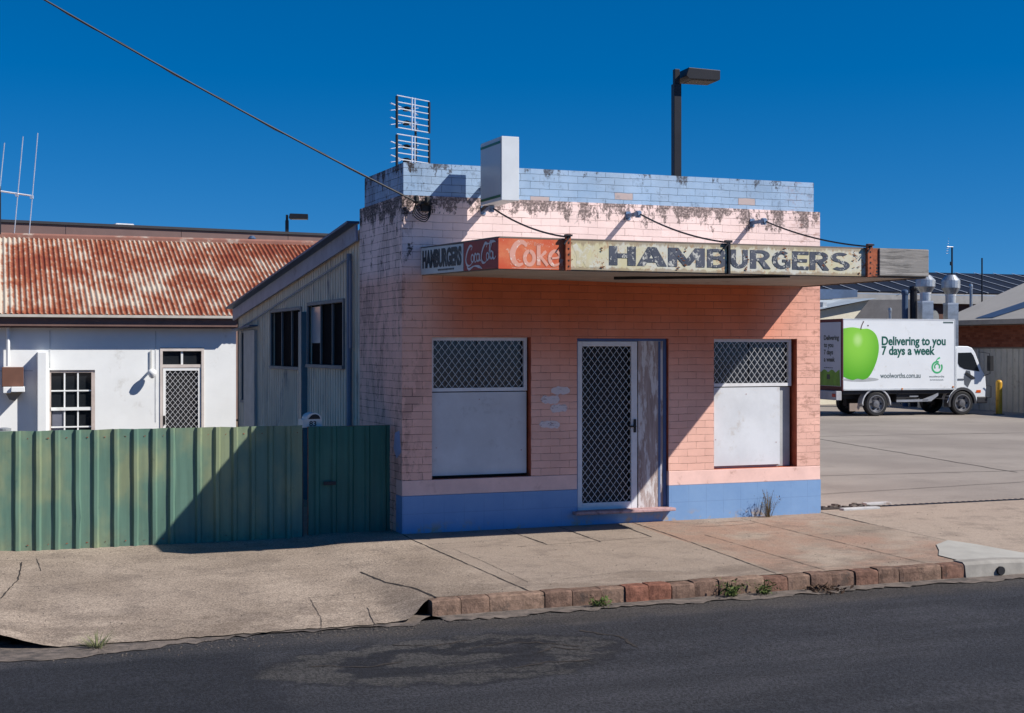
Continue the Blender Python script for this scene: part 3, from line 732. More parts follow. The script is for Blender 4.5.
shop_window(0.356, 1.553, 0.60, 2.225, 1.60, 1.547, M['board'], M['board'])
shop_window(4.015, 5.172, 0.60, 2.215, 1.62, 5.005, M['board_white'], plain('grey_board', (0.36, 0.37, 0.38), 0.7))
# door
mb = MB(); y = 0.05
mb.box(2.165, 2.19, y-0.01, y+0.10, 0.16, 2.214); mb.box(3.335, 3.375, y-0.01, y+0.10, 0.16, 2.214); mb.box(2.19, 3.335, y-0.01, y+0.10, 2.185, 2.214)
fram = mb.build('door_frame', M['blueframe'], shop)
mb = MB(); u0, u1, v0, v1 = 2.195, 2.985, 0.165, 2.18; t = 0.06
mb.box(u0, u0+t, y, y+0.035, v0, v1); mb.box(u1-t-0.02, u1, y, y+0.035, v0, v1); mb.box(u0+t, u1-t-0.02, y, y+0.035, v1-t, v1); mb.box(u0+t, u1-t-0.02, y, y+0.035, v0, v0+0.085)
door = mb.build('screen_door', M['white'], shop, bevel=0.004)
mb = MB(); diamond(mb, u0+t, u1-t-0.02, v0+0.085, v1-t, fr, y+0.012, 0.083, 0.104, 0.0075); mb.build('security_mesh', M['grille'], door)
mb = MB(); mb.box(u1-0.05, u1-0.02, y-0.014, y-0.001, 1.08, 1.24); mb.box(u1-0.11, u1-0.03, y-0.04, y-0.02, 1.145, 1.165); mb.box(u1-0.045, u1-0.03, y-0.03, y-0.013, 1.145, 1.165)
mb.build('door_handle', M['black'], door)
mb = MB(); mb.box(2.19, 2.99, y+0.08, y+0.09, 0.165, 2.18); mb.build('inner_door', M['dark'], shop)
mb = MB(); mb.box(3.0, 3.334, y+0.002, y+0.03, 0.16, 2.184); mb.build('side_panel', M['sidepanel'], shop)
mb = MB(); mb.box(3.27, 3.30, y-0.003, y+0.0015, 0.17, 2.18); mb.build('cover_strip', M['blueframe'], shop)
mb = MB(); mb.box(2.10, 3.42, -0.13, 0.22, 0.131, 0.168); mb.build('door_sill', M['sill'], shop, bevel=0.008)
# side annex in vertical boarding
annex = M['annex'] = plain('weathered_vertical_boarding', (0.72, 0.60, 0.46), 0.8, var=0.12, scale=3, dirt=(0.2, 0.19, 0.2), dirt_amt=0.3, dscale=2, streak=(1, 1, 0.35))
ax = 0.03
def rz(y): return 3.60 + (y-1.78)*(2.76-3.60)/(9.97-1.78)
mb = MB()
wh = [(2.62, 4.56, 1.87, 2.70), (5.02, 7.05, 1.82, 2.66), (9.15, 9.45, 1.2, 2.36)]
def lf2(u, v, d): return (ax+d, u, v)
wall_holes(mb, 1.79, 9.97, -0.35, 2.76, wh, lf2, 0.1)
mb.prism([(1.79, 2.7601), (9.97, 2.7601), (1.79, rz(1.79))], lf2, 0, 0.1)
yb = 1.86
while yb < 9.95:
    segs = [(-0.3, rz(yb)-0.02)]
    for h in wh:
        if h[0]-0.02 < yb < h[1]+0.02:
            segs = [(-0.3, h[2]-0.02), (h[3]+0.02, rz(yb)-0.02)]
    for a, b in segs: mb.box(ax-0.011, ax-0.0005, yb-0.009, yb+0.009, a, b)
    yb += 0.135
mb.box(ax, 5.3, 9.86, 9.97, -0.35, 2.74)
aw = mb.build('annex_wall', annex, shop)
mb = MB()
mb.bar((-0.03, 1.80, 3.535), (-0.03, 10.05, 2.69), 0.03, 0.20)
mb.build('annex_fascia', plain('blue_grey_fascia', (0.24, 0.26, 0.34), 0.6, dirt=(0.1, 0.1, 0.12), dirt_amt=0.2), shop)
mb = MB(); mb.bar((-0.08, 1.79, 3.665), (-0.08, 10.1, 2.81), 0.16, 0.03); mb.build('annex_gutter', M['navy'], shop)
mb = MB(); mb.tube([(-0.02, 2.2, 3.25), (-0.02, 9.9, 2.40)], 0.012, 6); mb.tube([(-0.02, 2.2, 3.3), (-0.02, 2.2, -0.1)], 0.035, 8); mb.tube([(-0.04, 2.05, 3.2), (-0.04, 2.05, 2.1)], 0.02, 6)
mb.build('downpipe', plain('blue_grey_pipe', (0.16, 0.18, 0.24), 0.5), shop)
mb = MB(); mb.box(-0.06, ax-0.001, 4.68, 4.86, -0.1, 2.62); mb.build('vertical_duct', plain('blue_green_duct', (0.12, 0.19, 0.22), 0.5), shop)
mb = MB(); mb.box(-0.03, ax-0.001, 8.2, 9.12, -0.1, 2.40); mb.build('annex_door', plain('grey_door', (0.38, 0.37, 0.36), 0.6), shop)
mb = MB(); mb.bar((-0.08, 8.0, 2.47), (-0.08, 9.6, 2.42), 0.14, 0.02); mb.build('door_hood', M['navy'], shop)
for wi, (a, b, c, d) in enumerate(wh):
    mb = MB(); t = 0.045
    mb.box(ax-0.03, ax+0.02, a-t, b+t, d, d+t); mb.box(ax-0.05, ax+0.02, a-t, b+t, c-t, c)
    mb.box(ax-0.03, ax+0.02, a-t, a, c, d); mb.box(ax-0.03, ax+0.02, b, b+t, c, d)
    k = 3 if wi < 2 else 1
    for q in range(1, k): mb.box(ax+0.0, ax+0.025, a+(b-a)*q/k-0.015, a+(b-a)*q/k+0.015, c, d)
    f = mb.build('annex_window', plain('window_paint', (0.20, 0.20, 0.20), 0.7), shop)
    mb = MB(); mb.box(ax+0.04, ax+0.05, a, b, c, d); mb.build('pane', M['dullglass'], f)
    if wi == 0:
        mb = MB(); mb.box(ax+0.028, ax+0.036, a+(b-a)*2/3+0.02, b-0.02, c+0.3, d-0.02); mb.build('pale_pane', M['pane_light'], f)

# ------------------------------------------------------------ awning (part of the shop)
AY = -2.45; AX0, AX1 = 0.235, 5.30; Z0, Z1 = 2.868, 3.185
def lift(x, y, z):
    """the old awning has twisted: its left rear corner sits higher"""
    return z + 0.055*max(0, min(1, 1-y/AY))*max(0, min(1, (3.0-x)/2.8))
mb = MB()
def lbox(mb, x0, x1, y0, y1, z0, z1, n=8):
    for i in range(n):
        a, b = x0+(x1-x0)*i/n, x0+(x1-x0)*(i+1)/n
        vs = [(x, y, lift(x, y, z)) for z in (z0, z1) for x, y in ((a, y0), (b, y0), (b, y1), (a, y1))]
        fs = [(0,3,2,1), (4,5,6,7), (0,1,5,4), (2,3,7,6)] + ([(3,0,4,7)] if i == 0 else []) + ([(1,2,6,5)] if i == n-1 else [])
        mb.add(vs, fs)
lbox(mb, AX0+0.02, AX1-0.03, AY+0.03, -0.001, Z0+0.012, Z1-0.06)
awning = mb.build('awning', M['soffit'], shop)
mb = MB(); mb.box(AX0, AX1, AY+0.012, AY+0.028, Z0, Z1-0.012); lbox(mb, AX0, AX0+0.018, AY+0.03, -0.002, Z0, Z1-0.012, 1); mb.box(AX1-0.028, AX1-0.005, AY+0.03, -0.002, Z0, Z1-0.012)
mb.box(AX0-0.005, AX1, AY-0.004, AY+0.03, Z1-0.0115, Z1+0.004); lbox(mb, AX0-0.012, AX0+0.02, AY+0.031, -0.002, Z1-0.0115, Z1+0.004, 1)
mb.build('fascia_backing', M['fascia_edge'], awning)
mb = MB(); mb.box(4.655, 5.305, AY-0.03, AY+0.011, Z0+0.02, Z1+0.0); mb.build('weathered_board', M['greywood'], awning, bevel=0.006)
def strap(x, full=True, w=0.05):
    mb = MB(); y0 = AY-0.035
    mb.box(x-w/2, x+w/2, y0, AY+0.005, Z0+0.005, Z1+0.045); mb.box(x-w/2-0.012, x-w/2-0.001, y0-0.012, AY+0.004, Z0, Z1+0.0)
    for k in range(5): mb.box(x-0.006, x+0.008, y0-0.004, y0-0.0005, Z0+0.035+k*0.058, Z0+0.05+k*0.058, 1)
    mb.box(x-0.05, x+0.03, y0-0.03, y0-0.001, Z1+0.022, Z1+0.04, 1); mb.bar((x+0.01, y0-0.01, Z1+0.03), (x-0.06, y0-0.02, Z1-0.06), 0.014, 0.014, 1)
    mb.build('rusty_strap', [M['rust'], M['iron']], awning)
strap(0.955); strap(4.53, w=0.06)
mb = MB(); x = 2.785; mb.box(x-0.012, x+0.012, AY-0.03, AY+0.004, Z0, Z1+0.03); mb.box(x-0.05, x+0.03, AY-0.04, AY-0.001, Z1+0.01, Z1+0.035); mb.bar((x+0.01, AY-0.03, Z1+0.03), (x-0.07, AY-0.03, Z1-0.06), 0.014, 0.014)
mb.build('iron_strap', M['iron'], awning)
mb = MB(); mb.box(4.565, 4.648, AY-0.012, AY+0.010, Z0+0.012, Z1-0.005)
for k in range(4): mb.box(4.615+k*0.004, 4.648, AY-0.014, AY-0.0125, Z0+0.02+k*0.035, Z0+0.04+k*0.035, 1)
mb.build('rusty_end_plate', [M['rust'], M['dark']], awning)
# dark rib under the soffit
mb = MB(); mb.bar((2.05, -1.25, Z0+0.0), (3.6, -2.35, Z0+0.0), 0.05, 0.03); mb.build('soffit_brace', M['black'], awning)
# tie rods from the wall to the fascia
for k, (xa, za, xb, zb) in enumerate(((0.976, 3.69, 0.955, 3.20), (2.836, 3.69, 2.785, 3.195), (4.555, 3.66, 4.53, 3.20))):
    A = Vector((xa+0.01, -0.30, za-0.005)); B = Vector((xb, AY-0.02, zb)); pts = []
    for q in range(15):
        t = q/14; p = A.lerp(B, t); p.z -= 0.055*4*t*(1-t); pts.append(p)
    mb = MB(); mb.tube(pts, 0.010, 6)
    rod = mb.build('tie_rod', M['iron'], awning)
    mb = MB(); mb.box(xa-0.03, xa+0.03, -0.012, -0.0005, za-0.05, za+0.05); mb.bar((xa, -0.0125, za), (xa, -0.32, za), 0.042, 0.042); mb.bar((xa, -0.27, za+0.035), (xa, -0.27, za-0.045), 0.05, 0.05)
    mb.build('wall_bracket', plain('blue_bracket', (0.14, 0.22, 0.36), 0.5, dirt=(0.05,0.05,0.06), dirt_amt=0.4, dscale=20), rod)

# ------------------------------------------------------------ signs on the awning
af = lambda u, v, d: (u, AY-d, v)
sf = lambda u, v, d: (AX0-d, -u, v + 0.055*(1+u/AY))
# long HAMBURGERS sign: cream sheets
sg = empty('fascia_sign', (0, 0, 0), 'long cream rusty fascia sign with big flaking HAMBURGERS letters', 'sign')
mb = MB(); mb.box(0.985, 2.767, AY-0.004, AY+0.0115, Z0+0.012, Z1-0.014); mb.box(2.803, 4.495, AY-0.004, AY+0.0115, Z0+0.010, Z1-0.012)
mb.build('sheet', M['cream_sign'], sg)
def slab(mb, ch, u0, u1, v0, v1, fn, d):
    """heavy hand-cut capitals built from strokes"""
    Wd, Hd = u1-u0, v1-v0; sw = 0.30; sv = 0.24
    rects = []; k = [0]
    def put(pts):
        mb.prism([(u0+a*Wd, v0+b*Hd) for a, b in pts], fn, d+0.0006*k[0], d-0.0025, 0); k[0] += 1
    def rc(a, b, c, e): put([(a, c), (b, c), (b, e), (a, e)])
    def arc(cx, cy, rx, ry, a0, a1, tx, ty, n=12):
        o = [(cx+rx*math.cos(R(a0+(a1-a0)*i/n)), cy+ry*math.sin(R(a0+(a1-a0)*i/n))) for i in range(n+1)]
        q = [(cx+(rx-tx)*math.cos(R(a0+(a1-a0)*i/n)), cy+(ry-ty)*math.sin(R(a0+(a1-a0)*i/n))) for i in range(n+1)]
        for i in range(n):
            mb.prism([(u0+p[0]*Wd, v0+p[1]*Hd) for p in (o[i], o[i+1], q[i+1], q[i])], fn, d+0.0006*k[0], d-0.0025, 0)
        k[0] += 1
    if ch == 'H': rc(0, .31, 0, 1); rc(.69, 1, 0, 1); rc(.31, .69, .39, .62)
    if ch == 'A': put([(0,0),(.27,0),(.62,1),(.36,1)]); put([(.36,1),(.64,1),(1,0),(.70,0)]); rc(.25,.75,.2,.4)
    if ch == 'M': rc(0, .24, 0, 1); rc(.76, 1, 0, 1); put([(.0,1),(.27,1),(.62,.12),(.40,.12)]); put([(.73,1),(1,1),(.60,.10),(.38,.10)])
    if ch == 'B': rc(0, .3, 0, 1); arc(.55,.735,.42,.265,-90,90,.27,.15); arc(.58,.28,.42,.28,-90,90,.27,.16); rc(.28,.56,.85,1); rc(.28,.56,.44,.60); rc(.28,.59,0,.13)
    if ch == 'U': rc(0,.30,.35,1); rc(.70,1,.35,1); arc(.5,.36,.5,.36,180,360,.30,.19)
    if ch == 'R': rc(0,.3,0,1); arc(.55,.72,.42,.28,-90,90,.27,.16); rc(.28,.56,.85,1); rc(.28,.56,.42,.58); put([(.38,.46),(.68,.46),(1.02,0),(.70,0)])
    if ch == 'G': arc(.52,.5,.52,.5,50,310,.28,.18); rc(.55,.98,.38,.53); rc(.72,.98,.10,.38)
    if ch == 'E': rc(0,.3,0,1); rc(.3,1,.82,1); rc(.3,.9,.41,.58); rc(.3,1,0,.18)
    if ch == 'S': arc(.5,.725,.48,.275,40,270,.27,.16); arc(.5,.275,.5,.275,-140,90,.28,.16)
mb = MB()
gl = [('H',1.414,1.712),('A',1.725,2.066),('M',2.081,2.506),('B',2.535,2.762),('U',2.815,3.017),('R',3.047,3.290),('G',3.312,3.542),('E',3.561,3.765),('R',3.778,4.018),('S',4.040,4.285)]
for ch, a, b in gl: slab(mb, ch, a, b, 2.935, 3.128, af, 0.008)
mb.build('lettering', M['letter'], sg)
mb = MB()
mb.ribbon([(1.03, 3.13), (1.10, 3.02), (1.08, 2.91)], [0.05, 0.09, 0.06], af, 0.0052); mb.ribbon([(1.20, 3.13), (1.13, 3.02), (1.17, 2.93), (1.24, 2.92)], [0.04, 0.07, 0.05, 0.03], af, 0.0056)
mb.build('ghost_mark', M['ghost'], sg)
mb = MB(); nr = random.Random(21)
for x in (1.345, 2.20, 2.26, 3.02, 3.47, 3.97, 4.33, 1.0, 4.40):
    for _ in range(5):
        u = x+nr.uniform(-.03, .03); v = nr.uniform(Z0+.03, Z1-.03); a, b = nr.uniform(.004, .018), nr.uniform(.004, .012)
        mb.prism([(u-a, v), (u-a*.3, v+b), (u+a, v+b*.3), (u+a*.5, v-b)], af, 0.0125, 0.0105)
mb.build('rust_marks', plain('dark_rust', (0.16, 0.06, 0.03), 0.9), sg)['kind'] = 'stuff'
# Coke sign
sg = empty('soft_drink_sign', (0, 0, 0), 'faded orange red Coke sign at the left end of the front fascia', 'sign')
mb = MB(); mb.box(AX0-0.012, 0.916, AY-0.004, AY+0.0115, Z0+0.006, Z1-0.014); mb.build('sheet', M['orange_sign'], sg)
mb = MB()
def rb(pts, wd, d, fn=af, n=6): 
    q = spline(pts, n); m_ = len(q)
    if isinstance(wd, (list, tuple)):
        ws = []
        for i in range(m_):
            t = i/(m_-1)*(len(wd)-1); k = min(int(t), len(wd)-2); ws.append(wd[k]+(wd[k+1]-wd[k])*(t-k))
        wd = ws
    mb.ribbon([tuple(p) for p in q], wd, fn, d)
# heavy C with a drop tail, then o k e
rb([(0.515,3.095),(0.495,3.128),(0.455,3.14),(0.405,3.11),(0.368,3.03),(0.385,2.95),(0.43,2.915),(0.48,2.93)], [0.02,0.04,0.045,0.055,0.06,0.055,0.04,0.018], 0.0055)
rb([(0.547+0.050*math.cos(R(a)), 2.985+0.066*math.sin(R(a))) for a in range(90, 451, 30)], 0.038, 0.0059)
rb([(0.645,3.11),(0.645,2.915)], 0.040, 0.0063); rb([(0.65,2.985),(0.725,3.055)], 0.026, 0.0067); rb([(0.665,3.0),(0.74,2.915)], [0.026,0.036], 0.0071)
rb([(0.775,2.985),(0.865,3.0),(0.855,3.045),(0.815,3.06),(0.77,3.02),(0.77,2.955),(0.805,2.918),(0.855,2.93),(0.885,2.955)], [0.018,0.022,0.025,0.03,0.04,0.04,0.03,0.02,0.012], 0.0075)
rb([(0.36,2.885),(0.60,2.880),(0.88,2.892)], [0.004,0.010,0.004], 0.0051)
add_text(mb, 'Enjoy', 0.60, 0.70, 3.10, 3.14, af, 0.0045, 0.0055, 0)
mb.build('lettering', M['orange_letter'], sg)
# side signs
sg = empty('side_name_sign', (0, 0, 0), 'small white HAMBURGERS sign with narrow black letters on awning side', 'sign')
mb = MB(); mb.prism([(0.02, Z0+0.008), (1.44, Z0+0.012), (1.44, Z1-0.02), (0.02, Z1-0.01)], sf, 0.0005, 0.016); mb.build('sheet', M['white_sign'], sg)
mb = MB(); add_text(mb, 'HAMBURGERS', 0.08, 1.39, 2.940, 3.145, sf, 0.0175, 0.0195, 0, offset=0.055)
for k in range(12): mb.prism([(0.62+k*.045, 2.903), (0.65+k*.045, 2.903), (0.65+k*.045, 2.922), (0.62+k*.045, 2.922)], sf, 0.0165, 0.0185)
mb.build('lettering', M['black_letter'], sg)
sg = empty('side_drink_sign', (0, 0, 0), 'dark red Coca-Cola script sign on the awning side at its front corner', 'sign')
mb = MB(); mb.prism([(1.455, Z0+0.012), (2.453, Z0+0.012), (2.453, Z1-0.012), (1.455, Z1-0.012)], sf, 0.0005, 0.016); mb.build('sheet', M['red_sign'], sg)
mb = MB()
def cs(pts, wd, d):
    # script drawn in a 1 x 1 box
    rb([(1.50+p[0]*0.91, 2.905+p[1]*0.225) for p in pts], wd, d, sf, 6)
B_ = 0.030; T_ = 0.012
def wv(*a): return list(a)
cs([(0.20,0.80),(0.24,0.95),(0.16,0.98),(0.07,0.72),(0.03,0.38),(0.07,0.14),(0.16,0.10),(0.24,0.22)], wv(T_,T_,B_,B_,B_,B_,T_,T_), 0.018)
cs([(0.07,0.05),(0.14,-0.06),(0.30,0.06),(0.46,0.02),(0.56,-0.08)], wv(T_,B_,T_,B_,0.004), 0.0184)
for k, cx_ in enumerate((0.25, 0.43, 0.85)):
    cs([(cx_+0.042*math.cos(R(a)), 0.42+0.17*math.sin(R(a))+(cx_-.25)*0.12) for a in range(80, 441, 40)], 0.018, 0.0188+0.0002*k)
cs([(0.385,0.56),(0.34,0.60),(0.315,0.42),(0.335,0.24),(0.39,0.30)], wv(T_,B_,B_,T_,T_), 0.0196)
cs([(0.475,0.60),(0.48,0.34),(0.52,0.28)], wv(B_,B_,T_), 0.0198)
cs([(0.70,0.85),(0.72,1.0),(0.66,1.03),(0.57,0.72),(0.54,0.40),(0.58,0.20),(0.66,0.18),(0.72,0.30)], wv(T_,T_,B_,B_,B_,B_,T_,T_), 0.020)
cs([(0.735+0.035*math.cos(R(a)), 0.44+0.16*math.sin(R(a))) for a in range(80, 441, 40)], 0.018, 0.0204)
cs([(0.775,0.35),(0.83,0.80),(0.86,1.06),(0.81,1.02),(0.795,0.6),(0.80,0.30)], wv(T_,T_,B_,B_,B_,T_), 0.0206)
cs([(0.90,0.62),(0.905,0.36),(0.95,0.32),(0.99,0.42)], wv(B_,B_,T_,T_), 0.0208)
cs([(0.66,1.03),(0.78,1.0),(0.90,1.08),(0.99,1.04)], wv(B_,T_,B_,0.005), 0.021)
mb.build('lettering', M['white_letter'], sg)

# ------------------------------------------------------------ projecting lightbox
lb = empty('lightbox_sign', (0.865, -0.22, 3.72), 'blank pale projecting lightbox sign with green lines above the awning', 'sign')
mb = MB(); w1, d1, h1 = 0.205, 0.66, 0.70
mb.box(0, w1, -d1, 0, 0, h1); mb.build('case', plain('pale_blue_grey_case', (0.56, 0.60, 0.64), 0.5, var=0.05), lb, bevel=0.004)
mb = MB(); mb.box(-0.006, -0.0005, -d1+0.015, -0.015, 0.03, h1-0.03); mb.box(w1+0.0005, w1+0.006, -d1+0.015, -0.015, 0.03, h1-0.03)
mb.build('sign_face', plain('blank_sign_face', (0.50, 0.51, 0.53), 0.35, var=0.03), lb)
mb = MB()
gl_ = plain('dark_green_line', (0.01, 0.12, 0.04), 0.4)
for zz in (0.035, h1-0.075):
    for xa in (-0.0085, w1+0.0065): mb = MB(); mb.box(xa, xa+0.002, -d1+0.016, -0.016, zz, zz+0.028); mb.build('green_line', gl_, lb)
mb = MB(); mb.bar((w1/2, 0.0, 0.22), (w1/2, 0.22, 0.22), 0.05, 0.05); mb.build('bracket', M['iron'], lb); mb = MB(); mb.bar((w1/2, 0.0, 0.02), (w1/2, 0.218, -0.03), 0.04, 0.04); mb.build('bracket', M['iron'], lb)

# service head, insulators and the incoming cable
sh = empty('service_connection', (0.16, 0, 3.75), 'black cable insulators and looped wires on the pink wall below the parapet', 'cable bracket')
mb = MB(); mb.box(0.06, 0.16, -0.07, -0.001, -0.10, 0.02); mb.lathe([(0.02,0),(0.035,0.02),(0.03,0.07),(0.015,0.09)], 10, 0, Matrix.Translation((-0.02,-0.1,-0.02))); mb.lathe([(0.02,0),(0.035,0.02),(0.03,0.07),(0.015,0.09)], 10, 0, Matrix.Translation((0.10,-0.12,-0.03)))
mb.bar((-0.05,-0.08,0.0),(0.16,-0.1,-0.02),0.02,0.03)
mb.build('insulator', M['black'], sh)
mb = MB()
for k in range(4):
    mb.tube([(p.x, -0.06-0.012*k, p.y) for p in spline([(-0.02,0.0),(0.0-0.02*k,-0.09-0.02*k),(0.07,-0.15-0.025*k),(0.14,-0.12-0.01*k),(0.15,-0.04)], 5)], 0.006, 5)
mb.build('looped_wire', M['black'], sh)
A = Vector((0.14, -0.11, 3.74)); B = P(-60, 14.0); B.z = ZY(-62, 14.0); d = B-A; E_ = A + d*3.2; E_.z = A.z + d.z*1.9
mb = MB(); pts = []
for k in range(60):
    t = k/59; p = A.lerp(E_, t); p.z = A.z + (B.z-A.z)*(t*3.2) - 0.0
    q = t*3.2; p.z = A.z + (B.z-A.z-0.0)*q - 0.22*4*q*(1-q)*0.28 if q < 1 else p.z - 0.08*(q-1)**2
    pts.append(p)
mb.tube(pts, 0.010, 6); mb.tube([p+Vector((0, 0, 0.012*math.sin(i*1.7)))+Vector((0.012*math.cos(i*1.7), 0, 0)) for i, p in enumerate(pts)], 0.006, 5)
tag(mb.build('power_cable', plain('weathered_cable', (0.025, 0.025, 0.03), 0.6)), 'black twisted power cable crossing the sky down to the shop wall', 'cable')

# ------------------------------------------------------------ TV aerials
def rot_pt(c, ang): return Matrix.Translation(c) @ Matrix.Rotation(ang, 4, 'Z')
al = plain('aerial_aluminium', (0.75, 0.77, 0.8), 0.35, 0.6)
base = P(413.2, 19.6); base.z = 3.45
an = empty('tv_aerial', base, 'four bay grid television aerial standing behind the shop parapet', 'aerial', rz=R(50-21.62))
mb = MB(); mb.tube([(0.10, 0.05, 0), (0.10, 0.05, 1.75)], 0.017, 8); mb.build('mast', M['darkmetal'], an)
for z0, z1 in ((1.13, 1.575), (1.645, 2.10)):
    zz0, zz1 = z0, z1
    mb = MB(); hw = 0.32
    k = 6
    for q in range(k): z = zz0+0.01+(zz1-zz0-0.02)*q/(k-1); mb.tube([(-hw, 0, z), (hw, 0, z)], 0.007, 5)
    mb.box(-0.035, -0.02, -0.01, 0.01, zz0, zz1); mb.box(0.02, 0.035, -0.01, 0.01, zz0, zz1)
    r = mb.build('reflector', al, an)
    for hq in (-hw, hw): mb = MB(); mb.box(hq-0.014, hq+0.014, -0.012, 0.012, zz0, zz1-0.02); mb.build('side_bar', M['darkmetal'], r)
    for bz in (zz0+0.12, zz1-0.14):
        mb = MB()
        for sx in (-1, 1):
            for sz in (-1, 1): mb.bar((sx*0.03, 0.14, bz), (sx*0.27, 0.17, bz+sz*0.05), 0.026, 0.008)
        mb.box(-0.03, 0.03, 0.10, 0.17, bz-0.03, bz+0.03, 1); mb.bar((0, 0.10, bz), (0, 0, bz), 0.02, 0.02, 1)
        mb.build('bow_tie_element', [al, M['darkmetal']], an)
base = P(0, 30.5); base.z = 4.2
an = empty('rooftop_aerial', base, 'tall upright rod aerial on the rusty roof at the left edge', 'aerial', rz=R(-21.62))
mb = MB(); mb.tube([(0, 0, 0), (0, 0, ZY(186, 30.5)-4.2)], 0.022, 6); mb.build('mast', M['darkmetal'], an)
zb = ZY(192, 30.5)-4.2
mb = MB(); mb.tube([(-0.75, -0.3, zb+0.12), (0.62, 0.25, zb-0.06)], 0.02, 6); bo = mb.build('boom', al, an)
for dx, top, bot in ((-0.55, 1.0, 1.0), (-0.03, 1.05, 0.95), (0.32, 1.25, 0.95), (0.60, 1.38, 0.95)):
    mb = MB(); yy = dx*0.4; zc = zb-0.13*dx; mb.tube([(dx-0.07, yy, zc-bot), (dx+0.13, yy, zc+top)], 0.011, 5); mb.box(dx-.03, dx+.03, yy-.03, yy+.03, zc-.04, zc+.03)
    mb.build('rod', al, an)

# ------------------------------------------------------------ green corrugated fence and gate
def rib_sheet(mb, x0, x1, z0, z1, ribs, depth, rr, dent=-9):
    xs_ = [(x0, 0.0)]
    for r_ in ribs:
        if not x0+0.04 < r_ < x1-0.04: continue
        xs_ += [(r_-0.037, 0), (r_-0.017, -depth), (r_+0.015, -depth), (r_+0.037, 0)]
    xs_.append((x1, 0)); zs = [z0+(z1-z0)*k/14 for k in range(15)]; vs = []
    ph = [rr.uniform(0, 6) for _ in xs_]
    for k, z in enumerate(zs):
        for i, (x, y) in enumerate(xs_):
            grp = (i-1)//4; off = 0.001*math.sin(z*5+grp*1.7) + 0.0008*math.sin(z*17+grp*3) + (0.020*math.exp(-((z-0.38)/0.10)**2)*(1 if i % 2 else .2) if grp == dent else 0)
            zz = z + (0.003*math.sin(grp*2.3) if k == 14 else 0)
            vs.append((x+off, y+0.003*math.sin(z*3+grp)+0.001*math.sin(z*9+ph[i]), zz))
    n = len(xs_); mb.add(vs, [(k*n+i, k*n+i+1, (k+1)*n+i+1, (k+1)*n+i) for k in range(14) for i in range(n-1)])
fy = 0.36
fe = empty('steel_fence', (-6.0, fy, -0.06), 'long faded green corrugated steel fence in front of the white house', 'fence')
fr_ = random.Random(4)
RIBS = [1.868-0.203*k for k in range(9, 0, -1)] + [6+q+0.02 for q in (-4.112, -3.907, -3.716, -3.508, -3.322, -3.113, -2.909, -2.713, -2.525, -2.235, -2.033, -1.84, -1.64, -1.44, -1.24)]
for a, b, dn in ((0, 1.60, -9), (1.595, 3.545, 4), (3.54, 4.94, -9)):
    mb = MB(); rib_sheet(mb, a, b, 0.0, 1.29, RIBS, 0.032, fr_, dn)
    for r_ in RIBS:
        if a+0.08 < r_ < b-0.08:
            for zq in (0.09, 1.21): mb.add([(r_+0.10+fr_.uniform(-.01,.01)+dx_, -0.0025-0.006*(dx_ == 0), zq+dz_) for dx_, dz_ in ((-.006,0),(0,-.006),(.006,0),(0,.006),(0,0))], [(0,1,4),(1,2,4),(2,3,4),(3,0,4)], 1)
    o = mb.build('fence_sheet', [M['greensteel'], M['rust']], fe); md = o.modifiers.new('solid', 'SOLIDIFY'); md.thickness = 0.002
mb = MB(); mb.box(0, 4.94, 0.012, 0.05, 1.19, 1.262); mb.box(0, 4.94, 0.012, 0.05, 0.04, 0.10); mb.build('rail', M['greendark'], fe)
for x in (0.02, 1.72, 3.28, 4.93):
    mb = MB(); mb.box(x-0.025, x+0.025, 0.014, 0.07, -0.2, 1.24); mb.build('post', M['rust'] if x < 2 else M['iron'], fe)
gt = empty('steel_gate', (-1.02, fy, -0.05), 'dark green corrugated steel gate leaf between fence and pink wall', 'gate')
mb = MB(); rib_sheet(mb, 0.03, 0.985, 0.0, 1.262, [0.13+0.195*k for k in range(5)], 0.022, fr_); o = mb.build('gate_sheet', M['greendark'], gt); md = o.modifiers.new('solid', 'SOLIDIFY'); md.thickness = 0.002
mb = MB(); t = 0.035
mb.box(0.03, 0.985, 0.01, 0.045, 1.225, 1.262); mb.box(0.03, 0.985, 0.01, 0.045, 0.03, 0.065); mb.box(0.03, 0.065, 0.01, 0.045, 0.065, 1.225); mb.box(0.95, 0.985, 0.01, 0.045, 0.065, 1.225)
mb.build('gate_frame', M['rust'], gt)
mb = MB(); mb.box(0.20, 0.34, -0.04, -0.024, 0.60, 0.64); mb.build('latch', M['iron'], gt)
# letterbox
lbx = empty('letterbox', (-0.93, fy+0.06, 1.20), 'small white arched letterbox numbered 83 above the green gate', 'letterbox')
mb = MB(); arch = [(-0.11, 0), (0.11, 0), (0.11, 0.09)] + [(0.02+0.09*math.cos(R(a)), 0.09+0.075*math.sin(R(a))) for a in range(0, 181, 20)] + [(-0.11, 0.09)]
mb.prism(arch, lambda u, v, d: (u, d, v), 0, 0.22); mb.build('box', plain('cream_letterbox', (0.62, 0.60, 0.56), 0.5), lbx)
mb = MB(); mb.prism([(-0.05, 0.095), (0.095, 0.095)] + [(0.03+0.06*math.cos(R(a)), 0.10+0.05*math.sin(R(a))) for a in range(0, 150, 20)], lambda u, v, d: (u, d, v), -0.003, -0.0005); mb.build('slot', M['dark'], lbx)
mb = MB(); add_text(mb, '83', -0.035, 0.045, 0.015, 0.075, lambda u, v, d: (u, -d, v), 0.001, 0.004, 0, offset=0.02); mb.build('number', M['black_letter'], lbx)
mb = MB(); mb.box(-0.02, 0.02, 0.05, 0.09, -1.3, -0.0005); mb.build('post', M['iron'], lbx)

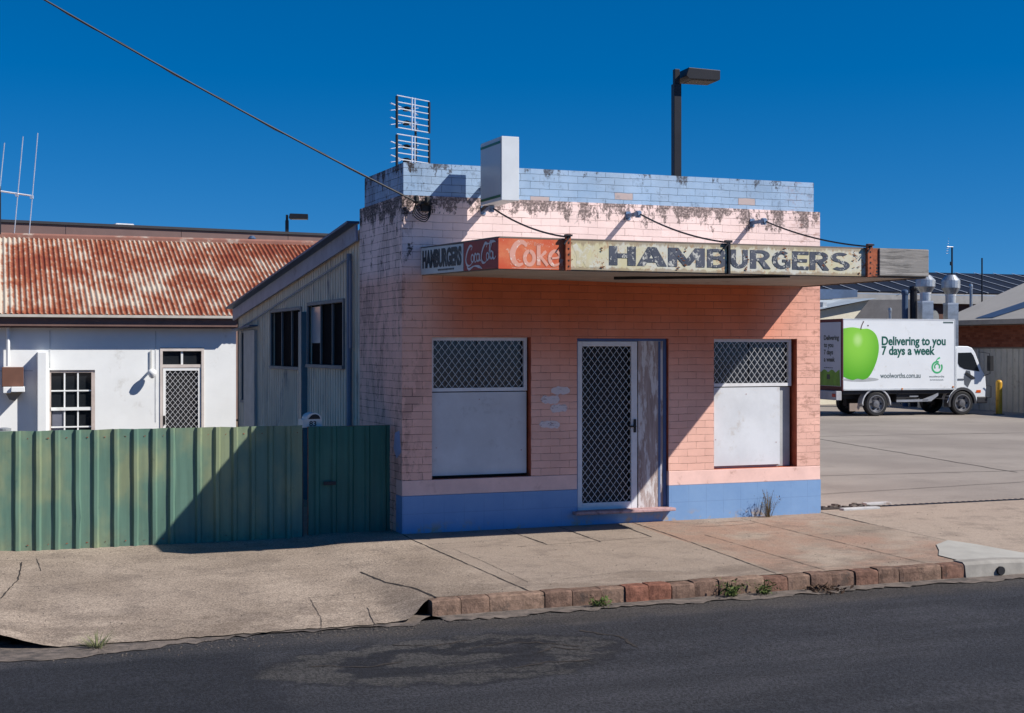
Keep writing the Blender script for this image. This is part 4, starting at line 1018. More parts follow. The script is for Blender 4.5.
# ------------------------------------------------------------ white house with rusty roof
def rust_mat():
    m, t, b = newmat('rusty_corrugated_iron', 0.8, 0.0, 0.3); g = N(t); o = g.obj(); x, y, z = g.sep(o)
    sheet = g.node('ShaderNodeTexWhiteNoise'); sheet.noise_dimensions = '1D'; g.link(g.math('FLOOR', g.math('DIVIDE', x, 0.76)), sheet.inputs['W'])
    n = g.noise(g.scale(o, (0.6, 0.35, 0.35)), 1.7, 7, 0.72)
    f = g.noise(g.scale(o, (3, 1.2, 1.2)), 4, 6, 0.75)
    lefty = g.ramp(x, -4.5, -3.9)
    a = g.math('ADD', g.math('MULTIPLY', n, 1.15), g.math('MULTIPLY', sheet.outputs['Value'], 0.10))
    a = g.math('ADD', a, g.math('MULTIPLY', f, 0.40)); a = g.math('ADD', a, g.math('MULTIPLY', lefty, 0.20)); a = g.math('SUBTRACT', a, 0.13)
    crest = g.math('COSINE', g.math('MULTIPLY', g.math('ADD', x, 9.3-0.025), 2*math.pi/0.100))
    a = g.math('ADD', a, g.math('MULTIPLY', crest, -0.085))
    k = g.ramp(a, 0.70, 0.90)
    c = g.mix(k, (0.48, 0.42, 0.34), (0.28, 0.09, 0.042))
    deep = g.ramp(g.math('ADD', a, g.math('MULTIPLY', g.noise(o, 9, 4), 0.2)), 0.98, 1.16)
    c = g.mix(deep, c, (0.17, 0.035, 0.018))
    g.link(c, b.inputs['Base Color']); return m
M['rustroof'] = rust_mat()
HANG = 20.0
HA = R(HANG-21.61946)
hc = P(236, 28.0); hc.z = -0.33
house = empty('white_house', hc, 'low white walled house under a rusty corrugated iron roof behind the green fence', 'house', rz=HA)
white = plain('white_house_wall', (0.77, 0.79, 0.79), 0.8, var=0.04, scale=1.2, dirt=(0.6, 0.6, 0.58), dirt_amt=0.1)
hf = lambda u, v, d: (u, d, v)
# local x runs to the right along the wall, 0 = right end ; px -> local x
def hx(px):
    k = (px-512)/F; r0 = (236-512)/F*28.0; c_, s_ = math.cos(R(HANG)), math.sin(R(HANG))
    return (k*28.0 - r0)/(c_ - k*s_)
def hz(py, px):
    x = hx(px); wd = 28.0 + x*math.sin(R(HANG)); return ZY(py, wd)+0.33
wx0, wx1, wz0, wz1 = hx(49.5), hx(95), hz(445, 72), hz(370, 72)
dx0, dx1 = hx(160), hx(204); dzt = hz(349, 182)
EZ = 2.73+0.33
mb = MB()
wall_holes(mb, -9.0, 0.0, 0.0, EZ-0.02, [(wx0, wx1, wz0, wz1), (dx0, dx1, 0.02, dzt)], hf, 0.15)
mb.box(0-0.15, 0, 0.151, 6.5, 0, EZ-0.02)
wall = mb.build('wall', white, house)
mb = MB()
for px in (47, 153): x = hx(px)+0.05; mb.box(x-0.01, x+0.01, -0.006, -0.0005, wz1+0.05 if px == 47 else 1.0, EZ-0.3)
mb.box(-9, wx0-0.3, -0.006, -0.0005, wz1-0.02, wz1)
mb.build('cover_strip', plain('off_white_strip', (0.55, 0.57, 0.58), 0.7), house)
# window 3 x 4 panes
mb = MB(); t = 0.05; wf = plain('pinkish_window_frame', (0.50, 0.42, 0.38), 0.6)
mb.box(wx0, wx1, 0.03, 0.10, wz1-t, wz1-0.001); mb.box(wx0, wx0+t*0.6, 0.03, 0.10, wz0, wz1-t); mb.box(wx1-t*1.3, wx1-0.001, 0.0, 0.10, wz0, wz1-t)
win = mb.build('window', wf, house)
mb = MB(); ncol, nrow = 3, 4; a0, a1 = wx0+t*0.6, wx1-t*1.3; b0, b1 = wz0, wz1-t
for q in range(1, ncol): x = a0+(a1-a0)*q/ncol; mb.box(x-0.014, x+0.014, 0.04, 0.065, b0, b1)
for q in range(1, nrow): z = b0+(b1-b0)*q/nrow; h = 0.03 if q == 2 else 0.013; mb.box(a0, a1, 0.035-(0.02 if q == 2 else 0), 0.039, z-h, z+h)
mb.build('glazing_bars', white, win)
mb = MB(); mb.box(wx0, wx1, 0.075, 0.085, wz0, wz1-t); mb.build('pane', M['glass'], win)
mb = MB(); mb.box(a0+0.02, a0+0.25, 0.0655, 0.07, b0+0.05, b0+(b1-b0)*0.48); mb.build('curtain', plain('blue_grey_curtain', (0.12, 0.13, 0.17), 0.8), win)
# door with transom
mb = MB(); t = 0.05; tz = hz(366, 182)
mb.box(dx0, dx1, -0.015, 0.08, dzt-0.04, dzt+0.03); mb.box(dx0, dx0+t, -0.015, 0.08, 0.03, dzt-0.04); mb.box(dx1-t, dx1, -0.015, 0.08, 0.03, dzt-0.04); mb.box(dx0+t, dx1-t, 0.0, 0.08, tz-0.03, tz+0.03)
df = mb.build('door_frame', plain('warm_white_frame', (0.58, 0.52, 0.48), 0.6), house)
mb = MB(); mb.box(dx0+t, dx1-t, 0.05, 0.06, tz+0.03, dzt-0.04); mb.box((dx0+dx1)/2-0.02, (dx0+dx1)/2+0.02, 0.02, 0.049, tz+0.03, dzt-0.04, 1); mb.build('transom_pane', [M['glass'], white], df)
mb = MB(); u0, u1 = dx0+t+0.01, dx1-t-0.01; mb.box(u0, u0+0.05, 0.01, 0.04, 0.03, tz-0.035); mb.box(u1-0.05, u1, 0.01, 0.04, 0.03, tz-0.035); mb.box(u0+.05, u1-.05, 0.01, 0.04, tz-0.09, tz-0.035)
sd = mb.build('screen_door', white, house)
mb = MB(); diamond(mb, u0+0.05, u1-0.05, 0.05, tz-0.09, hf, 0.025, 0.10, 0.12, 0.016, th=0.006); mb.build('security_mesh', M['white'], sd)
mb = MB(); mb.box(u0, u1, 0.07, 0.078, 0.03, tz-0.04); mb.build('inner_door', M['dark'], sd)
mb = MB(); mb.box(u0+0.0, u0+0.04, -0.02, 0.009, 0.95, 1.12); mb.build('handle', M['black'], sd)
# pilaster
mb = MB(); x = hx(43); mb.box(hx(37), hx(46), -0.26, -0.001, 0, hz(352, 42)); mb.build('pilaster', white, house, bevel=0.01)
# eave: frieze, gutter, roof
frz = plain('brown_frieze', (0.17, 0.10, 0.085), 0.8)
mb = MB(); mb.box(-9.2, 0.0, -0.30, -0.26, EZ-0.22, EZ-0.055); mb.box(-9.2, 0.0, -0.26, -0.001, EZ-0.25, EZ-0.221); mb.build('eave_board', frz, house)
mb = MB(); mb.box(-9.2, 0.08, -0.39, -0.301, EZ-0.055, EZ-0.005); mb.build('gutter', plain('pale_gutter', (0.50, 0.47, 0.42), 0.6), house)
RL, RW = 4.6, 1.76      # run and rise
mb = MB(); pitch = 0.100; x = -9.3; seg = 6; cols = int((9.3+3.4)/pitch*seg); vs = []
for j in range(7):
    t = j/6
    for i in range(cols+1):
        xx = -9.3+i*pitch/seg; zz = 0.016*math.sin(2*math.pi*i/seg); lap = 0.004*((j % 2))
        vs.append((xx, -0.37+(RL+0.07)*t - zz*0.35, EZ+0.0+(RW+0.02)*t+zz+lap))
n = cols+1; mb.add(vs, [(j*n+i, j*n+i+1, (j+1)*n+i+1, (j+1)*n+i) for j in range(6) for i in range(cols)])
mb.build('roof', M['rustroof'], house)
mb = MB(); mb.tube([(-9.3, RL-0.3, EZ+RW+0.03), (3.4, RL-0.3, EZ+RW+0.03)], 0.06, 8); mb.box(-9.3, 3.4, RL-0.42, RL-0.18, EZ+RW-0.03, EZ+RW+0.045)
mb.build('ridge_cap', plain('rusty_ridge', (0.26, 0.12, 0.09), 0.8, dirt=(0.45, 0.4, 0.34), dirt_amt=0.35, dscale=1.5), house)
mb = MB(); mb.add([(-9.3, RL-0.2, EZ+RW-0.02), (3.4, RL-0.2, EZ+RW-0.02), (3.4, 2*RL, EZ+0.1), (-9.3, 2*RL, EZ+0.1)], [(0,1,2,3)]); mb.build('rear_roof', M['rustroof'], house)
mb = MB(); mb.tube([(hx(8), -0.1, EZ-0.2), (hx(8), -0.1, hz(366, 8))], 0.035, 8); mb.build('vent_pipe', white, house)
# meter box and wall lamp are fixed on the wall but things of their own
p = house.matrix_world
def hw(x, y, z):
    c_, s_ = math.cos(HA), math.sin(HA); return (hc.x+x*c_-y*s_, hc.y+x*s_+y*c_, hc.z+z)
mbx = empty('meter_box', hw(hx(12), -0.001, hz(398, 12)), 'brown box with white base fixed to the white house wall', 'meter box', rz=HA)
mb = MB(); mb.box(-0.18, 0.20, -0.30, 0, 0.22, 0.58); mb.build('box', plain('brown_box', (0.16, 0.075, 0.05), 0.6), mbx, bevel=0.01)
mb = MB(); mb.box(-0.02, 0.22, -0.36, 0, 0.12, 0.218); mb.box(-0.16, -0.02, -0.30, -0.1, 0.10, 0.218); mb.build('tray', white, mbx, bevel=0.01)
mb = MB(); mb.prism([(-0.12, 0.11), (0.18, 0.11), (0.05, -0.05), (-0.05, -0.02)], lambda u, v, d: (u, d, v), -0.2, 0); mb.build('bracket', plain('grey_bracket', (0.25, 0.22, 0.18), 0.8), mbx)
wl = empty('wall_lamp', hw(hx(151), 0, hz(372, 151)), 'small white lamp on the house wall left of the screen door', 'lamp', rz=HA)
mb = MB(); mb.tube([(0, -0.03, 0.42), (0, -0.03, 0.06)], 0.014, 6); mb.box(-0.02, 0.02, -0.18, 0, 0.03, 0.06); mb.build('arm', plain('lamp_arm', (0.55, 0.55, 0.52), 0.6), wl)
mb = MB(); mb.lathe([(0.02, -0.12), (0.05, -0.09), (0.08, -0.04), (0.09, 0.0), (0.07, 0.04), (0.03, 0.06)], 14, 0, Matrix.Translation((0, -0.19, 0))); mb.build('shade', white, wl, smooth=True)
mb = MB(); mb.lathe([(0.02, -0.02), (0.03, 0.0), (0.025, 0.03)], 8, 0); 
# tank top visible over the fence
gb = empty('water_tank', P(4, 18.6, -0.35), 'grey domed tank top peeping over the green fence at far left', 'tank')
mb = MB(); mb.lathe([(0.22, 0.0), (0.22, ZY(435, 18.6)+0.35-0.03), (0.19, ZY(435, 18.6)+0.35), (0.08, ZY(431, 18.6)+0.36)], 20); mb.build('body', plain('grey_plastic', (0.30, 0.32, 0.33), 0.5), gb, smooth=False)
mb = MB(); mb.lathe([(0.09, ZY(431, 18.6)+0.361), (0.09, ZY(431, 18.6)+0.385), (0.04, ZY(431, 18.6)+0.395)], 14); mb.build('lid', plain('grey_lid', (0.25, 0.27, 0.28), 0.5), gb)

# ------------------------------------------------------------ long brown building behind
bb = empty('long_brown_building', P(-60, 44.0, -0.35), 'long low building with plain brown metal fascia behind the rusty roof', 'building', rz=R(30-21.61946))
bz = 6.16+0.35
Ln = 24.0
mb = MB(); mb.box(0, Ln, 0.1, 14, 0, bz-1.0); mb.build('wall', plain('brown_render', (0.20, 0.13, 0.11), 0.8), bb)
mb = MB(); x = 0
while x < Ln: mb.box(x+0.008, min(x+3.8, Ln)-0.008, 0, 0.09, bz-1.0, bz-0.09); x += 3.8
mb.build('fascia_panel', plain('brown_fascia', (0.145, 0.09, 0.082), 0.55, var=0.06), bb)
mb = MB(); mb.box(-0.05, Ln+0.05, -0.06, 0.3, bz-0.085, bz); mb.build('capping', plain('dark_capping', (0.03, 0.03, 0.035), 0.5), bb)
mb = MB(); mb.box(0, Ln, 0.3, 14, bz-0.6, bz-0.5); mb.build('roof', M['galv'], bb)
rv = empty('roof_vent', P(125, 47.5, 5.5), 'small white vent box on top of the long brown building', 'vent', rz=R(11))
mb = MB(); zt = ZY(223.5, 47.5)-5.5; mb.prism([(-0.30, 0), (0.30, 0), (0.33, zt-0.05), (0.28, zt), (-0.28, zt), (-0.33, zt-0.05)], hf, 0, 0.7); mb.build('housing', plain('white_vent', (0.6, 0.62, 0.64), 0.5), rv)
mb = MB(); mb.box(-0.36, 0.36, -0.04, 0.74, zt-0.09, zt-0.05); mb.build('rim', plain('vent_rim', (0.45, 0.47, 0.5), 0.5), rv)
rv = empty('roof_camera', P(252, 47.0, 5.5), 'tiny dark fitting on the long brown building ridge beside the shop', 'fitting')
mb = MB(); mb.tube([(0, 0, 0), (0, 0, ZY(240, 47)-5.5)], 0.05, 6); mb.lathe([(0.12, 0), (0.14, 0.05), (0.06, 0.14)], 10, 0, Matrix.Translation((0, 0, ZY(240, 47)-5.5))); mb.build('head', M['navy'], rv)

# ------------------------------------------------------------ street lamps
def area_light(name, loc, h, hl, hh, hdep, pw, rz, label, side=1):
    e = empty(name, loc, label, 'street lamp', rz=rz, group='dark car park lamps')
    mb = MB(); mb.box(-pw/2, pw/2, -pw/2, pw/2, 0, h-0.25); mb.box(-pw*0.35, pw*0.35, -pw*0.35, pw*0.35, h-0.2495, h+0.01); mb.build('pole', M['darkmetal'], e, bevel=0.008)
    mb = MB(); mb.prism([(0.0, h-0.14), (0.06, h-0.19), (hl, h-0.19), (hl+0.03, h-0.17), (hl+0.03, h-0.19+hh), (0.05, h-0.17+hh)], lambda u, v, d: (side*(pw/2+0.01+u), d, v), -hdep/2, hdep/2)
    hd = mb.build('lamp_head', M['darkmetal'], e, bevel=0.01)
    mb = MB(); a, b = sorted((side*(pw/2+0.15), side*(pw/2+hl-0.02))); mb.box(a, b, -hdep*0.38, hdep*0.38, h-0.198, h-0.191); mb.build('lens', M['lampglass'], hd)
area_light('street_lamp', P(676.3, 25.0, 0), ZY(70, 25.0), 0.62, 0.18, 0.5, 0.14, R(-5), 'tall dark square car park lamp rising behind the pink shop')
area_light('street_lamp', P(287.0, 66.0, -0.3), ZY(215, 66.0)+0.3, 0.85, 0.22, 0.6, 0.16, R(-15), 'small distant dark lamp above the long brown building')

# ------------------------------------------------------------ delivery truck
TR = P(843, 43.5, 0.0)
tr = empty('delivery_truck', TR, 'white refrigerated delivery truck with a big green apple on its side', 'truck', rz=R(15-21.61946))
tw = plain('truck_white', (0.74, 0.77, 0.79), 0.35, var=0.03, scale=1, dirt=(0.60, 0.60, 0.58), dirt_amt=0.12, dscale=2.5)
tdark = plain('chassis_black', (0.012, 0.012, 0.014), 0.6)
BL, BWd, BZ0, BZ1 = 3.88, 1.98, 0.80, 3.00
ts = lambda u, v, d: (u, -d, v)
trr = lambda u, v, d: (-d, -u, v)         # rear face: u measured to the left from near corner => y=+; handled below
mb = MB(); mb.box(0.0, BL, 0.0, BWd, BZ0, BZ1); mb.build('cargo_box', tw, tr, bevel=0.02)
mb = MB(); mb.box(0.03, BL-0.02, -0.006, -0.0005, BZ0, BZ0+0.05); mb.box(0.03, BL-0.02, -0.006, -0.0005, BZ1-0.035, BZ1-0.002); mb.box(BL-0.03, BL, -0.006, -0.0005, BZ0+0.05, BZ1-0.035); mb.build('edge_rail', plain('rail_grey', (0.52, 0.55, 0.58), 0.4), tr)
mb = MB(); mb.box(-0.012, -0.001, 0.0, BWd, BZ0-0.02, BZ1); mb.build('rear_frame', plain('dark_red_frame', (0.12, 0.012, 0.015), 0.5), tr)
mb = MB(); mb.box(-0.03, -0.0125, 0.10, BWd-0.08, BZ0+0.12, BZ1-0.10); mb.build('rear_door', plain('rear_door_grey', (0.50, 0.53, 0.58), 0.4, var=0.03), tr)
gm = plain('apple_green_dark', (0.13, 0.33, 0.02), 0.4, var=0.3, scale=2)
mb = MB(); rf = lambda u, v, d: (-0.031-d, BWd-u, v)
pts = [(0.08, 0.93)] + [(0.1+1.72*k/20, 1.33+0.10*abs(math.sin(k*0.55))) for k in range(21)] + [(1.86, 0.93)]
mb.prism(pts, rf, 0.0, 0.002); ra = mb.build('rear_apples', gm, tr)
rlm = plain('rear_dark_lettering', (0.02, 0.05, 0.05), 0.4); dkg = plain('dark_green_lettering', (0.008, 0.10, 0.07), 0.4)
for i, s_ in enumerate(('Delivering', 'to you', '7 days', 'a week')):
    wds = (0.98, 0.62, 0.60, 0.72)[i]; mb = MB(); add_text(mb, s_, 0.80, 0.80+wds, 2.30-i*0.225, 2.30-i*0.225+0.20, rf, 0.001, 0.003, 0, offset=0.03, box='Dy'); mb.build('rear_lettering', rlm, tr)
mb = MB(); add_text(mb, 'woolworths.com.au', 0.80, 1.39, 1.47, 1.51, rf, 0.001, 0.003); mb.build('rear_web_lettering', rlm, tr)
mb = MB(); mb.box(-0.036, -0.0325, 0.78, 0.98, 1.13, 1.28); mb.build('door_latch', rlm, tr)
# apple on the side
def apple_mat():
    m, t, b = newmat('printed_green_apple', 0.35, 0, 0.4); g = N(t); o = g.obj(); x, y, z = g.sep(o)
    dx = g.math('SUBTRACT', x, 0.50); dz = g.math('SUBTRACT', z, 2.35)
    d = g.math('SQRT', g.math('ADD', g.math('MULTIPLY', dx, dx), g.math('MULTIPLY', g.math('MULTIPLY', dz, dz), 0.6)))
    c = g.mix(g.ramp(d, 0.15, 1.15), (0.26, 0.62, 0.06), (0.07, 0.36, 0.01))
    hl = g.math('SUBTRACT', 1, g.ramp(d, 0.03, 0.22)); c = g.mix(g.math('MULTIPLY', hl, 0.6), c, (0.6, 0.85, 0.35))
    g.link(c, b.inputs['Base Color']); return m
ap = spline([(0.012,2.70),(0.30,2.735),(0.52,2.71),(0.66,2.69),(0.86,2.69),(1.06,2.58),(1.18,2.38),(1.22,2.08),(1.16,1.75),(1.02,1.42),(0.86,1.20),(0.68,1.13),(0.50,1.16),(0.34,1.12),(0.16,1.16),(0.012,1.22)], 5)
mb = MB(); mb.prism([tuple(p) for p in ap], ts, 0.0005, 0.003); mb.build('apple_picture', apple_mat(), tr)
mb = MB(); mb.prism([(0.6+0.62*math.cos(R(a)), 1.13+0.07*math.sin(R(a))) for a in range(0, 360, 20)], ts, 0.0001, 0.0004); mb.build('apple_ground_tint', plain('printed_grey', (0.40, 0.42, 0.43), 0.4), tr)
mb = MB(); mb.ribbon([tuple(q) for q in spline([(0.60,2.66),(0.63,2.78),(0.70,2.92)], 4)], [0.03]*8+[0.05], ts, 0.005); mb.box(0.83, 0.87, -0.005, -0.0005, 2.77, 2.81)
mb.build('apple_stalk', plain('printed_brown', (0.10, 0.05, 0.04), 0.5), tr)
mb = MB()
add_text(mb, 'Delivering to you', 1.32, 3.54, 2.10, 2.46, ts, 0.001, 0.004, 0, offset=0.028, box='Dy'); mb.build('slogan', dkg, tr); mb = MB()
add_text(mb, '7 days a week', 1.32, 3.16, 1.80, 2.16, ts, 0.001, 0.004, 0, offset=0.028, box='Dy')
mb.build('slogan', dkg, tr)
mb = MB(); add_text(mb, 'woolworths.com.au', 1.27, 2.66, 1.17, 1.33, ts, 0.001, 0.004, 0, offset=0.008, box='wh'); add_text(mb, 'woolworths', 2.96, 3.49, 1.18, 1.25, ts, 0.001, 0.003, box='wh'); add_text(mb, 'the fresh food people', 2.99, 3.46, 1.09, 1.13, ts, 0.001, 0.003, box='wh'); mb.box(3.45, 3.80, -0.003, -0.0005, 2.87, 2.92)
mb.build('web_lettering', plain('grey_lettering', (0.10, 0.14, 0.14), 0.4), tr)
mb = MB(); cx_, cz_ = 3.24, 1.50
def lg(pts, wd, d): mb.ribbon([tuple(q) for q in spline(pts, 6)], wd, ts, d)
lg([(cx_+0.17*math.cos(R(a)), cz_+0.17*math.sin(R(a))) for a in range(70, 400, 20)], 0.055, 0.003)
lg([(cx_+0.085*math.cos(R(a)), cz_+0.02+0.09*math.sin(R(a))) for a in range(-40, 230, 20)], 0.045, 0.0034)
lg([(cx_-0.03, cz_+0.20), (cx_+0.02, cz_+0.26), (cx_+0.10, cz_+0.30)], [0.03]*7+[0.05]*6, 0.0038)
mb.build('brand_emblem', plain('emblem_green', (0.05, 0.42, 0.16), 0.4), tr)
# chassis and running gear
mb = MB(); mb.box(0.1, 4.5, 0.45, 1.5, 0.52, 0.79); mb.box(0.02, 3.8, 0.06, BWd-0.06, 0.68, 0.795); mb.box(1.9, 2.6, 0.12, 0.5, 0.42, 0.68); mb.box(2.7, 3.3, 1.3, 1.8, 0.35, 0.68); mb.box(0.6, 1.7, 0.9, 1.1, 0.28, 0.5)
mb.build('chassis', tdark, tr)
mb = MB(); mb.bar((1.85, 0.05, 0.46), (2.95, 0.05, 0.47), 0.04, 0.07); mb.prism([(2.75, 0.44), (3.05, 0.44), (3.30, 0.62), (3.30, 0.70), (3.05, 0.60), (2.75, 0.50)], ts, -0.08, -0.03); mb.bar((2.3, 0.05, 0.6), (2.6, 0.05, 0.6), 0.04, 0.03)
mb.build('side_guard', plain('grey_guard', (0.35, 0.36, 0.38), 0.4, 0.4), tr)
mb = MB(); mb.box(-0.22, -0.035, 0.02, BWd-0.02, 0.50, 0.78); mb.build('rear_bumper', plain('bumper_grey', (0.38, 0.38, 0.40), 0.5), tr, bevel=0.01)
for yy in (0.06, BWd-0.26):
    mb = MB(); mb.box(-0.236, -0.221, yy, yy+0.20, 0.60, 0.70); mb.build('tail_light', plain('red_lens', (0.35, 0.01, 0.01), 0.2), tr)
mb = MB(); mb.box(0.28, 0.62, 0.10, 0.14, 0.16, 0.40); mb.build('mud_flap', plain('muddy_flap', (0.28, 0.22, 0.18), 0.8), tr)
mb = MB(); mb.box(2.0, 2.04, -0.02, -0.0015, 0.81, 0.86); mb.box(3.78, 3.82, -0.02, -0.0015, 0.86, 0.91); mb.build('marker_light', plain('amber_lens', (0.6, 0.2, 0.02), 0.3), tr)
def wheel(t, yy, rr=0.375, wd=0.24):
    Mx = Matrix.Translation((t, yy, rr)) @ Matrix.Rotation(R(90), 4, 'X')
    mb = MB(); mb.lathe([(rr-0.13, -wd/2), (rr-0.03, -wd/2), (rr, -wd/2+0.03), (rr, wd/2-0.03), (rr-0.03, wd/2), (rr-0.13, wd/2), (rr-0.14, wd/2-0.08), (rr-0.14, -wd/2+0.08), (rr-0.13, -wd/2)], 28, 0, Mx, cap=False); wh_ = mb.build('wheel', M['black'], tr)
    mb = MB(); s_ = 1 if yy < 1 else -1
    mb.lathe([(rr-0.10, s_*(wd/2+0.004)), (rr-0.125, s_*(wd/2+0.006)), (rr-0.15, s_*(wd/2-0.05)), (0.13, s_*(wd/2-0.07)), (0.10, s_*(wd/2+0.0)), (0.01, s_*(wd/2+0.01))], 24, 0, Mx, cap=False)
    mb.build('rim', plain('steel_rim', (0.17, 0.17, 0.18), 0.45, 0.4), wh_, smooth=False)
    mb = MB()
    for k in range(6):
        a = R(60*k); mb.lathe([(0.036, s_*(wd/2-0.08)), (0.036, s_*(wd/2-0.045))], 8, 0, Mx @ Matrix.Translation((0.175*math.cos(a), 0.175*math.sin(a), 0)))
    mb.build('rim_holes', M['dark'], wh_)
wheel(1.155, 0.14); wheel(1.155, BWd-0.14); wheel(4.15, 0.14); wheel(4.15, BWd-0.14)
mb = MB(); pts = [(1.155+0.50*math.cos(R(a)), 0.36+0.50*math.sin(R(a))) for a in range(-5, 186, 15)]; q = [(1.155+0.46*math.cos(R(a)), 0.36+0.46*math.sin(R(a))) for a in range(185, -6, -15)]
mb.prism(pts+q, ts, -0.30, -0.02); mb.build('mudguard', plain('pale_mudguard', (0.45, 0.46, 0.48), 0.5), tr)
# cab
def arcp(cx, cz, r, a0, a1, st): return [(cx+r*math.cos(R(a)), cz+r*math.sin(R(a))) for a in range(a0, a1, st)]
prof = [(3.92, 0.80), (3.70+0.22, 2.10), (4.0, 2.16), (4.35, 2.155), (4.50, 2.10), (4.60, 1.97), (4.84, 1.42), (4.97, 1.22), (5.0, 0.86), (4.97, 0.45), (4.66, 0.40)] + arcp(4.15, 0.36, 0.50, 12, 170, 14)
mb = MB(); mb.prism(prof, ts, -BWd+0.12, -0.03); cab = mb.build('cab', tw, tr, bevel=0.035)
mb = MB(); mb.prism([(3.99, 1.62), (4.0, 1.95), (4.46, 1.96), (4.54, 1.86), (4.76, 1.36), (4.22, 1.44), (4.05, 1.52)], ts, -0.035, -0.022); mb.build('side_window', M['glass'], cab)
mb = MB(); mb.add([(4.615, 0.15, 1.95), (4.615, BWd-0.24, 1.95), (4.86, BWd-0.24, 1.42), (4.86, 0.15, 1.42)], [(0,1,2,3)], 0, Matrix.Translation((0.012, 0, 0.006))); mb.build('windscreen', M['glass'], cab)
mb = MB(); mb.prism([(4.28, 1.40), (4.42, 1.38), (4.48, 1.12), (4.34, 0.86), (4.22, 0.96), (4.20, 1.2)], ts, -0.030, -0.025); mb.box(3.98, 4.20, 0.018, 0.0295, 1.09, 1.14); mb.build('dark_door_panel', plain('dark_grey_panel', (0.10, 0.11, 0.13), 0.4), cab)
mb = MB(); mb.prism([(4.18+0.04, 1.30), (4.5, 1.12), (4.60, 1.14), (4.55, 1.2), (4.3, 1.34)], ts, -0.0245, -0.012); mb.build('door_handle', tdark, cab)
mb = MB(); pts = [(4.15+0.50*math.cos(R(a)), 0.36+0.50*math.sin(R(a))) for a in range(0, 200, 12)]; q = [(4.15+0.43*math.cos(R(a)), 0.36+0.43*math.sin(R(a))) for a in range(192, -8, -12)]
mb.prism(pts+q, ts, -0.28, -0.012); mb.build('wheel_arch', plain('dark_arch', (0.05, 0.05, 0.055), 0.5), cab)
mb = MB(); mb.box(4.66, 5.05, 0.02, BWd-0.1, 0.36, 0.58); mb.build('front_bumper', plain('dark_bumper', (0.03, 0.03, 0.035), 0.5), cab, bevel=0.03)
mb = MB(); mb.prism([(4.62, 0.70), (4.80, 0.70), (4.80, 0.78), (4.66, 0.78)], ts, -0.029, -0.018); mb.build('indicator', plain('orange_lens', (0.6, 0.1, 0.01), 0.3), cab)
mb = MB(); mb.box(4.96, 5.02, 0.12, 0.45, 0.72, 0.92); mb.build('headlight', plain('head_lamp_lens', (0.5, 0.5, 0.5), 0.1), cab)
mb = MB(); mb.tube([(4.72, 0.02, 1.98), (5.02, -0.12, 1.93), (5.04, -0.12, 1.30), (4.90, 0.02, 1.22)], 0.014, 6); mb.box(4.98, 5.10, -0.22, -0.04, 1.38, 1.86); mb.tube([(4.98, -0.02, 0.92), (5.12, -0.05, 0.90), (5.12, -0.05, 0.55), (5.0, 0, 0.52)], 0.014, 6)
mb.build('wing_mirror', tdark, cab, bevel=0.02)

# ------------------------------------------------------------ right-hand background
# cream fence
def wline(px0, w0, px1, w1): return P(px0, w0), P(px1, w1)
a, b = P(900, 53.5), P(1130, 41.0); ang = math.atan2(b.y-a.y, b.x-a.x); Lf = (b-a).length
cf = empty('cream_steel_fence', a, 'tall cream ribbed steel fence behind the delivery truck', 'fence', rz=ang)
mb = MB(); vs = []; x = 0; k = 0; prof = []
while x < Lf:
    prof += [(x, 0), (x+0.20, 0), (x+0.23, 0.04), (x+0.29, 0.04), (x+0.32, 0)]; x += 0.33
for z in (0, 2.08): vs += [(x, y, z) for x, y in prof]
n = len(prof); mb.add(vs, [(i, i+1, n+i+1, n+i) for i in range(n-1)])
mb.build('sheet', plain('cream_ribbed_steel', (0.40, 0.38, 0.33), 0.6, var=0.08, dirt=(0.2, 0.18, 0.15), dirt_amt=0.2), cf)
mb = MB(); mb.box(0, Lf, -0.03, 0.06, 2.08, 2.13); mb.build('top_rail', plain('brown_rail', (0.12, 0.09, 0.07), 0.6), cf)
for q in range(6):
    mb = MB(); mb.box(q*2.6, q*2.6+0.07, -0.05, -0.001, 0, 2.08); mb.build('post', plain('cream_post', (0.34, 0.33, 0.30), 0.6), cf)
# bollard
bo = empty('bollard', P(999, 45.0, 0), 'yellow steel bollard in front of the cream fence', 'bollard')
mb = MB(); mb.lathe([(0.10, 0), (0.10, 1.02), (0.075, 1.07), (0.03, 1.09)], 18); mb.build('post', plain('yellow_paint', (0.55, 0.30, 0.02), 0.5, dirt=(0.3, 0.15, 0.03), dirt_amt=0.2, dscale=5), bo)
mb = MB(); mb.lathe([(0.17, 0.0), (0.17, 0.02), (0.10, 0.025)], 18); mb.build('base_flange', M['iron'], bo)
# red brick building with pale roof
a, b = P(905, 57.5), P(1180, 44.0); ang = math.atan2(b.y-a.y, b.x-a.x); Lb = (b-a).length
rb_ = empty('red_brick_building', a, 'red brick building with pale grey roof and navy stripe at the right edge', 'building', rz=ang)
mb = MB(); mb.box(3.3, Lb, 0, 8, 0, 2.93); mb.build('wall', M['redbrick'], rb_)
mb = MB(); mb.box(2.95, Lb+0.3, -0.55, -0.35, 2.96, 3.13); mb.build('fascia', plain('pale_fascia', (0.42, 0.36, 0.30), 0.7), rb_)
mb = MB(); mb.box(3.0, Lb, -0.349, 0.0, 2.935, 2.97); mb.build('eave_lining', plain('dark_eave', (0.10, 0.07, 0.05), 0.8), rb_)
mb = MB(); H_ = 4.0; L_ = Lb+0.3
